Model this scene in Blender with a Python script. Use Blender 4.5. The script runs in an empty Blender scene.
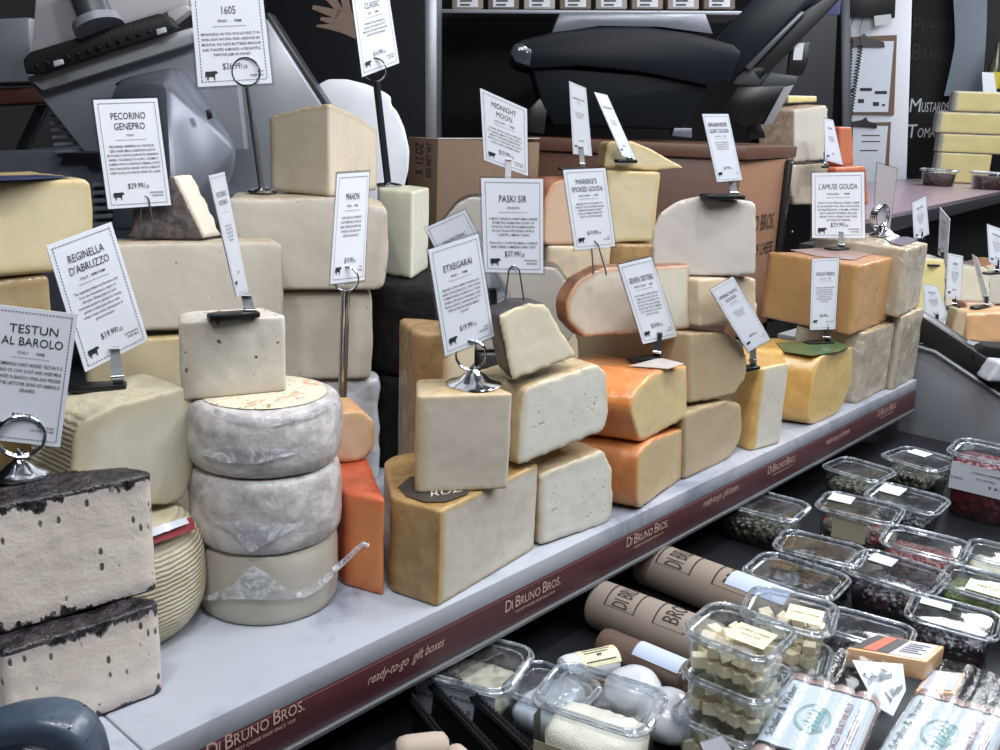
import bpy, bmesh, math, random
from mathutils import Vector, Matrix, noise
from mathutils.bvhtree import BVHTree
random.seed(7)
V = Vector
col = bpy.context.scene.collection
# ---------------------------------------------------------------- camera
FOC, ROLL = 950.0, 0.04
_vp = V((1379-500, 157-375, FOC)).normalized()
_h0 = V((0, 157-ROLL*(1379-500)-375, FOC))
_n = _vp.cross(_h0).normalized()
if _n.y > 0: _n = -_n
AX, AZ = _vp, _n
AY = AZ.cross(AX)
CAM = V((0.0, -0.71775, 1.56044))
def ray(px, py):
    v = V((px-500, py-375, FOC))
    return V((AX.dot(v), AY.dot(v), AZ.dot(v)))
def onz(px, py, z):
    r = ray(px, py); return CAM + r*((z-CAM.z)/r.z)
def ony(px, py, y):
    r = ray(px, py); return CAM + r*((y-CAM.y)/r.y)
def onx(px, py, x):
    r = ray(px, py); return CAM + r*((x-CAM.x)/r.x)
def atd(px, py, d):
    return CAM + ray(px, py)*(d/FOC)
class PL:
    """a vertical plane through q running along angle ang (degrees from the shelf direction)"""
    def __init__(s, q, ang=0.0):
        s.q = V((q[0], q[1], 0)); a = math.radians(ang)
        s.u = V((math.cos(a), math.sin(a), 0)); s.n = V((-math.sin(a), math.cos(a), 0))
    def at(s, px, py):
        r = ray(px, py); k = (s.q-V((CAM.x, CAM.y, 0))).dot(s.n)/r.dot(s.n)
        return CAM + r*k
    def shift(s, d):
        p = PL((0, 0)); p.q = s.q + s.n*d; p.u = s.u; p.n = s.n; return p
def pl2(a, b, z):
    """plane standing on level z over two pixels"""
    A = onz(*a, z); B = onz(*b, z)
    return PL(A, math.degrees(math.atan2(B.y-A.y, B.x-A.x)))
def proj(p):
    d = V(p)-CAM
    c = AX*d.x + AY*d.y + AZ*d.z
    return (500+c.x/c.z*FOC, 375+c.y/c.z*FOC, c.z)
def ztop(x, y, py):
    lo, hi = 0.0, 3.0
    for _ in range(40):
        m = (lo+hi)/2
        if proj((x, y, m))[1] > py: lo = m
        else: hi = m
    return lo
HZ = 1.0
# ---------------------------------------------------------------- materials
def lin(c):
    if isinstance(c, str):
        c = [int(c[i:i+2], 16)/255 for i in (0, 2, 4)]
    return tuple((x/12.92 if x <= .04045 else ((x+.055)/1.055)**2.4) for x in c[:3]) + (1.0,)
class NT:
    def __init__(s, name):
        s.m = bpy.data.materials.new(name); s.m.use_nodes = True
        s.t = s.m.node_tree; s.t.nodes.clear()
        s.out = s.n('ShaderNodeOutputMaterial')
    def n(s, typ, **kw):
        nd = s.t.nodes.new(typ)
        for k, v in kw.items():
            if k.startswith('i_'):
                key = k[2:]
                key = int(key) if key.isdigit() else key.replace('_', ' ')
                s.set(nd, key, v)
            else: setattr(nd, k, v)
        return nd
    def set(s, nd, key, v):
        inp = nd.inputs[key]
        if isinstance(v, bpy.types.NodeSocket): s.t.links.new(v, inp)
        elif isinstance(v, bpy.types.Node): s.t.links.new(v.outputs[0], inp)
        else: inp.default_value = v
    def noise(s, scale, detail=3, rough=.55, dist=0, vec=None):
        nd = s.n('ShaderNodeTexNoise'); nd.inputs['Scale'].default_value = scale
        nd.inputs['Detail'].default_value = detail; nd.inputs['Roughness'].default_value = rough
        nd.inputs['Distortion'].default_value = dist
        s.set(nd, 'Vector', vec or s.obj()); return nd.outputs[0]
    def obj(s):
        if not hasattr(s, '_o'): s._o = s.n('ShaderNodeTexCoord').outputs['Object']
        return s._o
    def ramp(s, v, a, b, ca=0.0, cb=1.0):
        nd = s.n('ShaderNodeMapRange', interpolation_type='SMOOTHSTEP')
        s.set(nd, 0, v); s.set(nd, 1, a); s.set(nd, 2, b); s.set(nd, 3, ca); s.set(nd, 4, cb)
        return nd.outputs[0]
    def math(s, op, a, b=0.0):
        nd = s.n('ShaderNodeMath', operation=op); s.set(nd, 0, a); s.set(nd, 1, b); return nd.outputs[0]
    def mix(s, f, a, b, mode='MIX'):
        nd = s.n('ShaderNodeMix', data_type='RGBA', blend_type=mode)
        s.set(nd, 0, f)
        for k, v in ((6, a), (7, b)): s.set(nd, k, v)
        return nd.outputs[2]
    def bump(s, h, strength=.3, dist=.002, nrm=None):
        nd = s.n('ShaderNodeBump'); nd.inputs['Strength'].default_value = strength
        nd.inputs['Distance'].default_value = dist; s.set(nd, 'Height', h)
        if nrm: s.set(nd, 'Normal', nrm)
        return nd.outputs[0]
    def pbsdf(s, color, rough=.5, **kw):
        p = s.n('ShaderNodeBsdfPrincipled'); s.set(p, 'Base Color', color); s.set(p, 'Roughness', rough)
        for k, v in kw.items(): s.set(p, k.replace('_', ' '), v)
        s.t.links.new(p.outputs[0], s.out.inputs[0]); return p
_mc = {}
def plain(name, c, rough=.5, metal=0.0, var=.06, scale=30, bump=0.0, coat=0.0, spec=.5):
    if name in _mc: return _mc[name]
    t = NT(name); c = lin(c)
    n = t.noise(scale)
    d = tuple(x*(1-var) for x in c[:3])+(1,); l = tuple(min(1, x*(1+var)) for x in c[:3])+(1,)
    cc = t.mix(n, d, l)
    kw = dict(Metallic=metal, Coat_Weight=coat, Specular_IOR_Level=spec)
    if bump: kw['Normal'] = t.bump(t.noise(scale*4), bump, .002)
    p = t.pbsdf(cc, rough, **kw)
    if coat: p.inputs['Coat Roughness'].default_value = .12
    _mc[name] = t.m; return t.m
def clear(name, tint='f4f7fa', gloss=.16, rough=.06, haze=0.0, bump=.0):
    if name in _mc: return _mc[name]
    t = NT(name)
    tr = t.n('ShaderNodeBsdfTransparent', i_Color=lin(tint))
    gl = t.n('ShaderNodeBsdfGlossy', i_Color=(1, 1, 1, 1), i_Roughness=rough)
    fr = t.n('ShaderNodeLayerWeight', i_Blend=.35)
    if bump:
        b = t.bump(t.noise(60, 3, .6, 1.0), bump, .004); t.set(gl, 'Normal', b); t.set(fr, 'Normal', b)
    f = t.ramp(fr.outputs['Facing'], 0.0, 1.0, gloss*.35, min(.9, gloss*3.2))
    m1 = t.n('ShaderNodeMixShader'); t.set(m1, 0, f); t.set(m1, 1, tr); t.set(m1, 2, gl)
    last = m1
    if haze:
        df = t.n('ShaderNodeBsdfDiffuse', i_Color=lin('e8ebf0'))
        m2 = t.n('ShaderNodeMixShader')
        t.set(m2, 0, t.ramp(t.noise(45, 4, .65, 1.2), .42, .75, haze*.25, min(1, haze*1.8))); t.set(m2, 1, m1); t.set(m2, 2, df); last = m2
    t.t.links.new(last.outputs[0], t.out.inputs[0])
    _mc[name] = t.m; return t.m
def cheese_mat(name, paste, rim=None, rind=None, rind2=None, rimw=.02, holes=0.0, hscale=60, hsize=.25, fleck=None, mott=.085,
               wrap=0.0, rough=.55, rindrough=.6, rbump=.3, rscale=40, pbump=.38, soft=.003, spec=.4):
    rim = rim or paste; rind = rind or rim; rind2 = rind2 or rind
    t = NT(name)
    dc = t.n('ShaderNodeAttribute', attribute_name='dc').outputs['Fac']
    dr = t.n('ShaderNodeAttribute', attribute_name='dr').outputs['Fac']
    n1 = t.noise(9, 4, .6, .6); n2 = t.noise(rscale, 4, .65); n3 = t.noise(260, 3, .65)
    def tone(c):
        c = lin(c); g = .3*c[0]+.55*c[1]+.15*c[2]
        sat = (max(c[:3])-min(c[:3]))/max(c[:3]); k = .12+.43*min(1, max(0, (.72-sat)/.32))
        return tuple(min(.9, (x*(1-k)+g*k)*1.06) for x in c[:3])+(1,)
    P, R = tone(paste), tone(rim)
    dark = tuple(x*(1-mott*1.6) for x in P[:3])+(1,)
    lite = tuple(min(1, x*(1+mott)) for x in P[:3])+(1,)
    pc = t.mix(t.ramp(n1, .25, .75), dark, lite)
    nm = t.noise(34, 5, .7, .8); pc = t.mix(t.math('MULTIPLY', t.ramp(nm, .52, .8), mott*4.5), pc, tuple(x*.80 for x in R[:3])+(1,)); pc = t.mix(t.math('MULTIPLY', t.ramp(nm, .48, .2), mott*4), pc, tuple(min(1, x*1.16) for x in P[:3])+(1,))
    drn = t.math('ADD', dr, t.math('MULTIPLY', t.math('SUBTRACT', n1, .5), rimw*.8))
    pc = t.mix(t.ramp(drn, 0.0, rimw), R, pc)
    bh = t.math('ADD', t.math('MULTIPLY', n3, .5), t.math('MULTIPLY', nm, .6))
    if holes:
        vo = t.n('ShaderNodeTexVoronoi', feature='F1'); vo.inputs['Scale'].default_value = hscale
        wv = t.n('ShaderNodeVectorMath', operation='ADD')
        nn = t.n('ShaderNodeTexNoise'); nn.inputs['Scale'].default_value = 45; t.set(nn, 'Vector', t.obj())
        sc = t.n('ShaderNodeVectorMath', operation='SCALE'); t.set(sc, 0, nn.outputs['Color']); sc.inputs['Scale'].default_value = .012
        t.set(wv, 0, t.obj()); t.set(wv, 1, sc); t.set(vo, 'Vector', wv)
        sep = t.n('ShaderNodeSeparateColor'); t.set(sep, 0, vo.outputs['Color'])
        gate = t.ramp(sep.outputs[0], 1-holes-.02, 1-holes+.02)
        hole = t.math('MULTIPLY', t.ramp(vo.outputs['Distance'], hsize*.55, hsize, 1, 0), gate)
        if not fleck and holes > .3: hole = t.math('MULTIPLY', hole, t.math('MULTIPLY', t.ramp(dr, .010, .028), t.ramp(t.noise(16, 2), .42, .56)))
        hc = lin(fleck) if fleck else tuple(x*(.55 if holes > .3 else .42) for x in P[:3])+(1,)
        pc = t.mix(hole, pc, hc)
        bh = t.math('SUBTRACT', bh, t.math('MULTIPLY', hole, .0 if fleck else 1.0))
    rc = t.mix(t.ramp(n2, .3, .7), tone(rind), tone(rind2))
    isr = t.ramp(t.math('ADD', dc, t.math('MULTIPLY', t.math('SUBTRACT', n2, .5), soft)), soft*.3, soft)
    cc = t.mix(isr, pc, rc)
    bb = t.math('ADD', t.math('MULTIPLY', bh, pbump), t.math('MULTIPLY', t.math('MULTIPLY', n2, isr), rbump*2))
    nb = t.bump(bb, .5, .002)
    kw = dict(Normal=nb, Specular_IOR_Level=spec, Subsurface_Weight=.12, Subsurface_Scale=.006)
    rg = t.mix(isr, (rough,)*3+(1,), (rindrough,)*3+(1,))
    p = t.pbsdf(cc, rg, **kw)
    if wrap:
        w = t.noise(16, 3, .6, 2.2)
        w2 = t.noise(55, 2, .5, 1.5)
        if wrap >= .99:
            rg_ = t.noise(13, 3, .6, 1.6); w = t.math('SUBTRACT', 1.0, t.math('ABSOLUTE', t.math('MULTIPLY', t.math('SUBTRACT', rg_, .5), 5.0)))
        p.inputs['Coat Weight'].default_value = wrap; p.inputs['Coat Roughness'].default_value = .13
        t.set(p, 'Coat Normal', t.bump(t.math('ADD', w, t.math('MULTIPLY', w2, .3)), .6, .008))
    return t.m
# ---------------------------------------------------------------- object helpers
def tag(o, label=None, cat=None, group=None, kind=None):
    if label: o['label'] = label
    if cat: o['category'] = cat
    if group: o['group'] = group
    if kind: o['kind'] = kind
    return o
def thing(name, label, cat, loc=(0, 0, 0), group=None, rz=0.0):
    o = bpy.data.objects.new(name, None); col.objects.link(o); o.location = loc; o.rotation_euler = (0, 0, rz)
    o.empty_display_size = .02
    return tag(o, label, cat, group)
def wpos(o):
    p = V((0, 0, 0))
    while o: p += V(o.location); o = o.parent
    return p
def link(name, me, parent=None, mats=None, origin=None):
    """me is in world coordinates; gets its origin moved to the base of the mesh (or its parent's place)"""
    o = bpy.data.objects.new(name, me)
    for m in (mats if isinstance(mats, (list, tuple)) else [mats]) if mats else []: me.materials.append(m)
    if origin is None:
        xs = [v.co for v in me.vertices]
        lo = V((min(v.x for v in xs), min(v.y for v in xs), min(v.z for v in xs))); hi = V((max(v.x for v in xs), max(v.y for v in xs), max(v.z for v in xs)))
        origin = V(((lo.x+hi.x)/2, (lo.y+hi.y)/2, lo.z))
    me.transform(Matrix.Translation(-V(origin)))
    col.objects.link(o)
    if parent:
        o.parent = parent; o.location = V(origin)-wpos(parent)
    else: o.location = origin
    return o
class MB:
    """gathers shapes into one mesh"""
    def __init__(s): s.b = bmesh.new()
    def mark(s): s._n = set(s.b.faces)
    def box(s, c, size, M=None, bev=0.0):
        r = bmesh.ops.create_cube(s.b, size=1.0); vs = r['verts']
        for v in vs: v.co = V((v.co.x*size[0], v.co.y*size[1], v.co.z*size[2]))
        if bev:
            es = list({e for v in vs for e in v.link_edges})
            rr = bmesh.ops.bevel(s.b, geom=es, offset=bev, segments=2, profile=.5, affect='EDGES')
            vs = list({v for f in rr['faces'] for v in f.verts} | {v for v in vs if v.is_valid})
        for v in vs: v.co = (M @ v.co if M else v.co) + V(c)
        return s
    def prism(s, pts, off, scale2=1.0, bev=0.0, seg=2):
        off = V(off); pts = [V(p) for p in pts]; c = sum(pts, V())/len(pts)
        a = [s.b.verts.new(p) for p in pts]; b = [s.b.verts.new(c+(p-c)*scale2+off) for p in pts]
        fs = [s.b.faces.new(a), s.b.faces.new(b[::-1])]; n = len(pts)
        for i in range(n): fs.append(s.b.faces.new((a[i], b[i], b[(i+1) % n], a[(i+1) % n])))
        bmesh.ops.recalc_face_normals(s.b, faces=fs)
        if bev: bmesh.ops.bevel(s.b, geom=list({e for f in fs for e in f.edges}), offset=bev, segments=seg, profile=.5, affect='EDGES')
        return s
    def quad(s, pts):
        s.b.faces.new([s.b.verts.new(V(p)) for p in pts]); return s
    def tube(s, path, r, n=8, closed=False, cap=True):
        path = [V(p) for p in path]; m = len(path); rings = []; up = V((.13, .27, .95)).normalized()
        for i, p in enumerate(path):
            if closed: t = path[(i+1) % m]-path[i-1]
            else: t = path[min(i+1, m-1)]-path[max(i-1, 0)]
            t.normalize(); a = t.cross(up)
            if a.length < 1e-4: a = t.cross(V((1, 0, 0)))
            a.normalize(); b = t.cross(a); rr = r[i] if isinstance(r, (list, tuple)) else r
            rings.append([s.b.verts.new(p+a*(rr*math.cos(k*2*math.pi/n))+b*(rr*math.sin(k*2*math.pi/n))) for k in range(n)])
        fs = []
        for i in range(m if closed else m-1):
            A, Bq = rings[i], rings[(i+1) % m]
            for k in range(n): fs.append(s.b.faces.new((A[k], A[(k+1) % n], Bq[(k+1) % n], Bq[k])))
        if not closed and cap: fs += [s.b.faces.new(rings[0][::-1]), s.b.faces.new(rings[-1])]
        bmesh.ops.recalc_face_normals(s.b, faces=fs)
        return s
    def lathe(s, prof, c, n=32, M=None, cap=True):
        rings = []
        for r, z in prof:
            ring = []
            for k in range(n):
                a = 2*math.pi*k/n; p = V((r*math.cos(a), r*math.sin(a), z))
                ring.append(s.b.verts.new((M @ p if M else p)+V(c)))
            rings.append(ring)
        fs = []
        for A, Bq in zip(rings, rings[1:]):
            for k in range(n): fs.append(s.b.faces.new((A[k], A[(k+1) % n], Bq[(k+1) % n], Bq[k])))
        if cap: fs += [s.b.faces.new(rings[0][::-1]), s.b.faces.new(rings[-1])]
        bmesh.ops.recalc_face_normals(s.b, faces=fs)
        return s
    def sphere(s, c, r, u=12, v=8, sc=(1, 1, 1), M=None):
        rr = bmesh.ops.create_uvsphere(s.b, u_segments=u, v_segments=v, radius=r)
        for q in rr['verts']:
            p = V((q.co.x*sc[0], q.co.y*sc[1], q.co.z*sc[2])); q.co = (M @ p if M else p)+V(c)
        return s
    def build(s, name, mat, parent=None, smooth=40, origin=None):
        me = bpy.data.meshes.new(name); s.b.to_mesh(me); s.b.free()
        if smooth:
            me.shade_smooth(); me.set_sharp_from_angle(angle=math.radians(smooth))
        return link(name, me, parent, mat, origin)
def rpoly(pts, seg=5):
    """rounds the corners of a polygon of (Vector, radius, tag); returns points and one tag per edge"""
    out, tags = [], []; n = len(pts)
    for i in range(n):
        p, r, tg = pts[i]; a = pts[i-1][0]; b = pts[(i+1) % n][0]; tprev = pts[i-1][2]
        if r <= 0: out.append(p); tags.append(tg); continue
        da, db = (a-p), (b-p); la, lb = da.length, db.length; da.normalize(); db.normalize()
        ang = max(.15, da.angle(db)); d = min(r/math.tan(ang/2), la*.49, lb*.49)
        s0, s1 = p+da*d, p+db*d
        for k in range(seg+1):
            u = k/seg; q = s0*(1-u)**2+p*(2*u*(1-u))+s1*u*u
            out.append(q); tags.append(tg if k == seg else (tprev if tprev == 'r' or tg == 'r' else tg))
    # tags[i] belongs to the edge out[i] -> out[i+1]
    return out, [('r' if t == 'r' else 'c') for t in tags]
def solid(pts, tags, off, caps=('c', 'c'), scale2=1.0, warp=None):
    b = bmesh.new(); off = V(off); c = sum(pts, V())/len(pts)
    A = [b.verts.new(p) for p in pts]; Bq = [b.verts.new(c+(p-c)*scale2+off) for p in pts]; n = len(pts)
    f1 = b.faces.new(A); f1.material_index = 1 if caps[0] == 'c' else 0
    f2 = b.faces.new(Bq[::-1]); f2.material_index = 1 if caps[1] == 'c' else 0
    for i in range(n):
        f = b.faces.new((A[i], Bq[i], Bq[(i+1) % n], A[(i+1) % n])); f.material_index = 1 if tags[i] == 'c' else 0
    if warp:
        for v in b.verts: v.co = warp(v.co)
    bmesh.ops.recalc_face_normals(b, faces=list(b.faces)); return b
def cheese(b, name, label, mat, cat='cheese', group=None, vox=.0035, amp=.0009, freq=18, z0=None, rough2=None, smooth=2):
    """turns a bmesh solid (faces tagged 0 rind / 1 cut) into a soft-edged, slightly uneven cheese"""
    me0 = bpy.data.meshes.new('t'); bmesh.ops.triangulate(b, faces=list(b.faces)); b.to_mesh(me0)
    cutF = [[v.index for v in f.verts] for f in b.faces if f.material_index == 1]
    rinF = [[v.index for v in f.verts] for f in b.faces if f.material_index == 0]
    vs = [v.co.copy() for v in b.verts]; b.free()
    T = [BVHTree.FromPolygons(vs, F) if F else None for F in (cutF, rinF)]
    ob = bpy.data.objects.new('t', me0); col.objects.link(ob)
    md = ob.modifiers.new('r', 'REMESH'); md.mode = 'VOXEL'; md.voxel_size = vox
    dg = bpy.context.evaluated_depsgraph_get(); me = bpy.data.meshes.new_from_object(ob.evaluated_get(dg))
    bpy.data.objects.remove(ob); bpy.data.meshes.remove(me0)
    bm = bmesh.new(); bm.from_mesh(me)
    for _ in range(smooth): bmesh.ops.smooth_vert(bm, verts=list(bm.verts), factor=.5, use_axis_x=True, use_axis_y=True, use_axis_z=True)
    bm.normal_update(); sd = V((random.random()*9, random.random()*9, random.random()*9))
    zmin = min(v.co.z for v in bm.verts)
    dc, dr = [], []
    for v in bm.verts:
        for tr, L in zip(T, (dc, dr)):
            if tr is None: L.append(9.0); continue
            h = tr.find_nearest(v.co); L.append(h[3] if h[3] is not None else 9.0)
    for v in bm.verts:
        if v.co.z < zmin+.002: continue
        d = noise.noise(v.co*freq+sd)*amp + noise.noise(v.co*freq*3.7+sd)*amp*.35
        if rough2 and dc[v.index] > .004: d += noise.noise(v.co*rough2[0]+sd)*rough2[1]
        v.co += v.normal*d
    z0 = zmin if z0 is None else z0
    for v in bm.verts:
        if v.co.z < z0: v.co.z = z0
    bm.to_mesh(me); bm.free()
    for nm, L in (('dc', dc), ('dr', dr)):
        at = me.attributes.new(nm, 'FLOAT', 'POINT'); at.data.foreach_set('value', L)
    me.materials.clear(); me.shade_smooth(); me.name = name
    o = link(name, me, None, mat)
    return tag(o, label, cat, group)
def slab(px, pl, depth, name, label, mat, z0=None, caps=('c', 'c'), rtags=None, yaw=None, scale2=1.0, z1=None, dz=0.0, **kw):
    """a cut face outlined on a vertical plane and carried back by its own depth. px: (x, y[, radius[, tag of next edge]])"""
    P = [pl.at(q[0], q[1]) for q in px]
    lo = min(p.z for p in P); hi = max(p.z for p in P)
    if z0 is not None:
        t1 = z1 if z1 is not None else hi
        for p in P: p.z = z0+(p.z-lo)*(t1-z0)/(hi-lo)
    pts, tags = rpoly([(p, (q[2] if len(q) > 2 else 0), (q[3] if len(q) > 3 else 'r')) for p, q in zip(P, px)])
    off = pl.n*depth
    if yaw == 'ray' or isinstance(yaw, tuple):
        c = sum(pts, V())/len(pts)-CAM; c.z = 0; off = c.normalized()*depth
        if yaw != 'ray': off = Matrix.Rotation(math.radians(yaw[1]), 3, 'Z') @ off
    elif yaw is not None:
        a = math.radians(yaw); off = V((-math.sin(a), math.cos(a), 0))*depth
    off.z = dz
    return cheese(solid(pts, tags, off, caps, scale2), name, label, mat, **kw)
def block(foot, z0, z1, name, label, mat, top='r', bottom='r', scale2=1.0, warp=None, **kw):
    """a footprint (Vector or (px, py) on level z0, radius, tag of next edge) carried up to z1"""
    L = []
    for q in foot:
        p = q[0] if isinstance(q[0], Vector) else onz(q[0][0], q[0][1], z0)
        L.append((V((p.x, p.y, z0)), q[1], q[2]))
    pts, tags = rpoly(L)
    return cheese(solid(pts, tags, (0, 0, z1-z0), (bottom, top), scale2, warp), name, label, mat, **kw)
def top_of(o):
    return o.location.z + max(v.co.z for v in o.data.vertices)
def bot_of(o):
    return o.location.z
# ---------------------------------------------------------------- marble shelf
t = NT('white marble')
n = t.noise(4.5, 6, .66, .7); n2 = t.noise(14, 5, .6, .8)
cc = t.mix(t.ramp(n, .46, .70), lin('a9aeb8'), lin('757c8d')); cc = t.mix(t.ramp(n2, .55, .75), cc, lin('959aa6'))
t.pbsdf(cc, .32, Coat_Weight=.15, Normal=t.bump(t.noise(90, 3), .05, .002))
MARBLE = t.m
shelf = thing('display_shelf', 'white marble cheese shelf with dark red lettered front strip', 'shelf', (1.1, .3, .9))
m = MB()
for x0, x1 in ((-.75, .3485), (.3495, 2.33)):
    m.box(((x0+x1)/2, .31, HZ-.014), (x1-x0, .62, .028), bev=.003)
m.build('marble_slab', MARBLE, shelf)
RED = plain('dark red strip', '49242a', .45, var=.04)
m = MB(); m.box((.79, .006, .9495), (3.08, .016, .045), bev=.001); m.build('front_strip', RED, shelf)
m = MB(); m.box((.79, .004, .9235), (3.08, .02, .006), bev=.001); m.build('steel_edge', plain('steel edge', '8a8d94', .35, metal=.7), shelf)
m = MB(); m.box((.79, .30, .955), (3.08, .55, .03)); m.build('under_board', plain('dark underside', '26272b', .6), shelf)
# ---------------------------------------------------------------- cheese materials
def testun_mat():
    t = NT('pomace crusted cheese')
    dr = t.n('ShaderNodeAttribute', attribute_name='dr').outputs['Fac']
    dc = t.n('ShaderNodeAttribute', attribute_name='dc').outputs['Fac']
    n1 = t.noise(10, 4, .6); nb = t.noise(75, 4, .7); nc = t.noise(28, 3, .6)
    pc = t.mix(t.ramp(n1, .3, .7), lin('cfc6ba'), lin('e0d8cc'))
    pc = t.mix(t.ramp(dr, .002, .022), lin('b4abab'), pc)
    vm = t.n('ShaderNodeMapping'); vm.inputs['Scale'].default_value = (1, 1, .45); t.set(vm, 0, t.obj())
    vo = t.n('ShaderNodeTexVoronoi'); vo.inputs['Scale'].default_value = 125; t.set(vo, 'Vector', vm)
    sp = t.n('ShaderNodeSeparateColor'); t.set(sp, 0, vo.outputs['Color'])
    near = t.ramp(dr, .01, .06, .42, .82)
    g = t.math('GREATER_THAN', sp.outputs[0], near)
    spot = t.math('MULTIPLY', t.ramp(t.math('ADD', vo.outputs['Distance'], t.math('MULTIPLY', nb, .35)), .30, .46, 1, 0), g)
    pc = t.mix(t.math('MULTIPLY', spot, .9), pc, lin('2a2426'))
    vs_ = t.n('ShaderNodeMapping'); vs_.inputs['Scale'].default_value = (1, 1, .22); t.set(vs_, 0, t.obj())
    nd = t.noise(70, 4, .65, 0, vs_)
    dn = t.math('ADD', dr, t.math('MULTIPLY', t.math('SUBTRACT', nc, .5), .030))
    dn = t.math('ADD', dn, t.math('MULTIPLY', t.math('SUBTRACT', nd, .5), .042))
    dn = t.math('ADD', dn, t.math('MULTIPLY', t.math('SUBTRACT', nb, .5), .012))
    pom = t.math('MAXIMUM', t.ramp(dn, .0035, .0075, 1, 0), t.ramp(dr, .0025, .0045, 1, 0))
    dk = t.mix(t.ramp(nb, .35, .75), lin('141114'), lin('4a444a'))
    cc = t.mix(pom, pc, dk)
    h = t.math('ADD', t.math('MULTIPLY', nb, t.math('ADD', .35, pom)), t.math('MULTIPLY', spot, -.4))
    p = t.pbsdf(cc, t.mix(pom, (.6, .6, .6, 1), (.28, .28, .28, 1)), Normal=t.bump(h, .8, .004), Subsurface_Weight=.08, Subsurface_Scale=.005)
    return t.m
C_ = {}
C_['testun'] = testun_mat()
C_['barrel'] = cheese_mat('ribbed basket rind', 'c6bf9c', rim='bfb285', rind='c8bc92', rind2='bbad80', rimw=.03, rbump=.05, wrap=.25)
C_['tomme'] = cheese_mat('bloomy grey tomme rind', 'cbbfa6', rind='d2cac8', rind2='a69c9e', rscale=42, rbump=1.0, wrap=.5)
C_['tommetop'] = cheese_mat('pale tomme', 'cbbfa6', rind='c0b49c', rind2='b3a68c', rscale=14, rbump=.15, wrap=.4)
C_['pecwedge'] = cheese_mat('aged crumbly cheese', 'cfc5ad', rim='bba98c', rind='cdc2a8', rind2='b5a78a', rimw=.02, holes=.22, hscale=85, hsize=.26, fleck='5a5044', mott=.14, wrap=.35, pbump=.5)
C_['ivory'] = cheese_mat('ivory cheese with tiny pores', 'cdbfa5', rim='b5a48a', rind='b9a684', rind2='a08d6c', rimw=.008, holes=.16, hscale=75, hsize=.13, mott=.04, wrap=.15)
C_['ivory2'] = cheese_mat('plain ivory cheese', 'cbb996', rim='b09c76', rind='b59d72', rind2='9a8460', rimw=.012, holes=.05, hscale=90, hsize=.16, mott=.05, wrap=.3)
C_['yellow'] = cheese_mat('pale yellow cheese', 'c9b888', rim='bfa86e', rind='b39c68', rind2='9a8350', rimw=.016, mott=.05, wrap=.45)
C_['brownpaste'] = cheese_mat('tan cheese', 'b59d6c', rim='8e7348', rind='7b6138', rind2='5e4a2e', rimw=.02, mott=.08, wrap=.6)
C_['green white'] = cheese_mat('greenish white cheese', 'ced0b0', rim='bfbf96', rind='c9c69e', rind2='bcb88c', rimw=.008, mott=.03, wrap=.4)
C_['black'] = cheese_mat('black waxed rind', '17171a', rind='19191b', rind2='0e0e10', rbump=1.2, rscale=60, rindrough=.7, spec=.15)
C_['peach'] = cheese_mat('peach coloured cheese', 'd6b58c', rim='c79a66', rind='cf9f68', rind2='b9844c', rimw=.01, mott=.05, wrap=.5)
C_['orange wax'] = cheese_mat('orange waxed cheese', 'd9823e', rim='d26a28', rind='cf5a26', rind2='c04a1e', rimw=.02, mott=.08, wrap=.7, rindrough=.35, rbump=.1)
C_['amber block'] = cheese_mat('hard cheese with amber rind', 'c9bda0', rim='b79a62', rind='b08a4c', rind2='94703a', rimw=.012, mott=.07, wrap=.8, rbump=.1, rindrough=.45)
C_['pale wedge'] = cheese_mat('smooth pale wedge', 'cdbca0', rim='c2ab82', rind='c8ae80', rind2='b49868', rimw=.012, holes=.07, hscale=60, hsize=.16, mott=.04, wrap=.35)
C_['brown rind'] = cheese_mat('brown rinded cheese', 'd1bf94', rim='b99a66', rind='a5834f', rind2='8a6a40', rimw=.02, mott=.06, wrap=.6)
C_['holey'] = cheese_mat('cheese with small eyes', 'd3d2c2', rim='c8bd98', rind='c2ab7e', rind2='a98f60', rimw=.016, holes=.62, hscale=120, hsize=.36, mott=.05, wrap=.4, pbump=.7)
C_['etx'] = cheese_mat('creamy yellow wedge', 'dbcfa4', rim='d3c190', rind='4a4048', rind2='2c2528', rimw=.01, mott=.03, wrap=.4, rbump=.8)
C_['orange'] = cheese_mat('orange rinded gouda', 'd6bd80', rim='dc9a48', rind='d98a3c', rind2='cf7428', rimw=.009, mott=.05, wrap=.85, rindrough=.3, rbump=.06)
C_['orange dull'] = cheese_mat('dull orange gouda', 'c4a874', rim='cd8f4e', rind='c67f3e', rind2='b56a2c', rimw=.008, mott=.05, wrap=.55, rindrough=.4, rbump=.06)
C_['taupe'] = cheese_mat('taupe paste cheese', 'b89f76', rim='a08a62', rind='ab9468', rind2='988258', rimw=.008, mott=.04, wrap=.3)
C_['brown cream'] = cheese_mat('cream cheese with red brown rind', 'd5c7a8', rim='b98a62', rind='9c6640', rind2='7e4c2e', rimw=.012, holes=.04, hscale=60, hsize=.16, mott=.05, wrap=.6, rindrough=.4)
C_['white grey'] = cheese_mat('white goat gouda', 'cabeb0', rim='bfb09a', rind='d3c9bd', rind2='c2b6a6', rimw=.006, mott=.03, wrap=.3)
C_['beige dot'] = cheese_mat('beige gouda', 'cfb68c', rim='d8c39a', rind='cfb68a', rind2='bba888', rimw=.005, holes=.03, hscale=45, hsize=.14, mott=.03, wrap=.3)
C_['truffle'] = cheese_mat('cream cheese with dark flecks', 'd4cbb0', rim='cbb478', rind='d0a85a', rind2='c0944a', rimw=.008, holes=.2, hscale=120, hsize=.2, fleck='6a5e48', mott=.04, wrap=.6, rindrough=.35)
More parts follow.
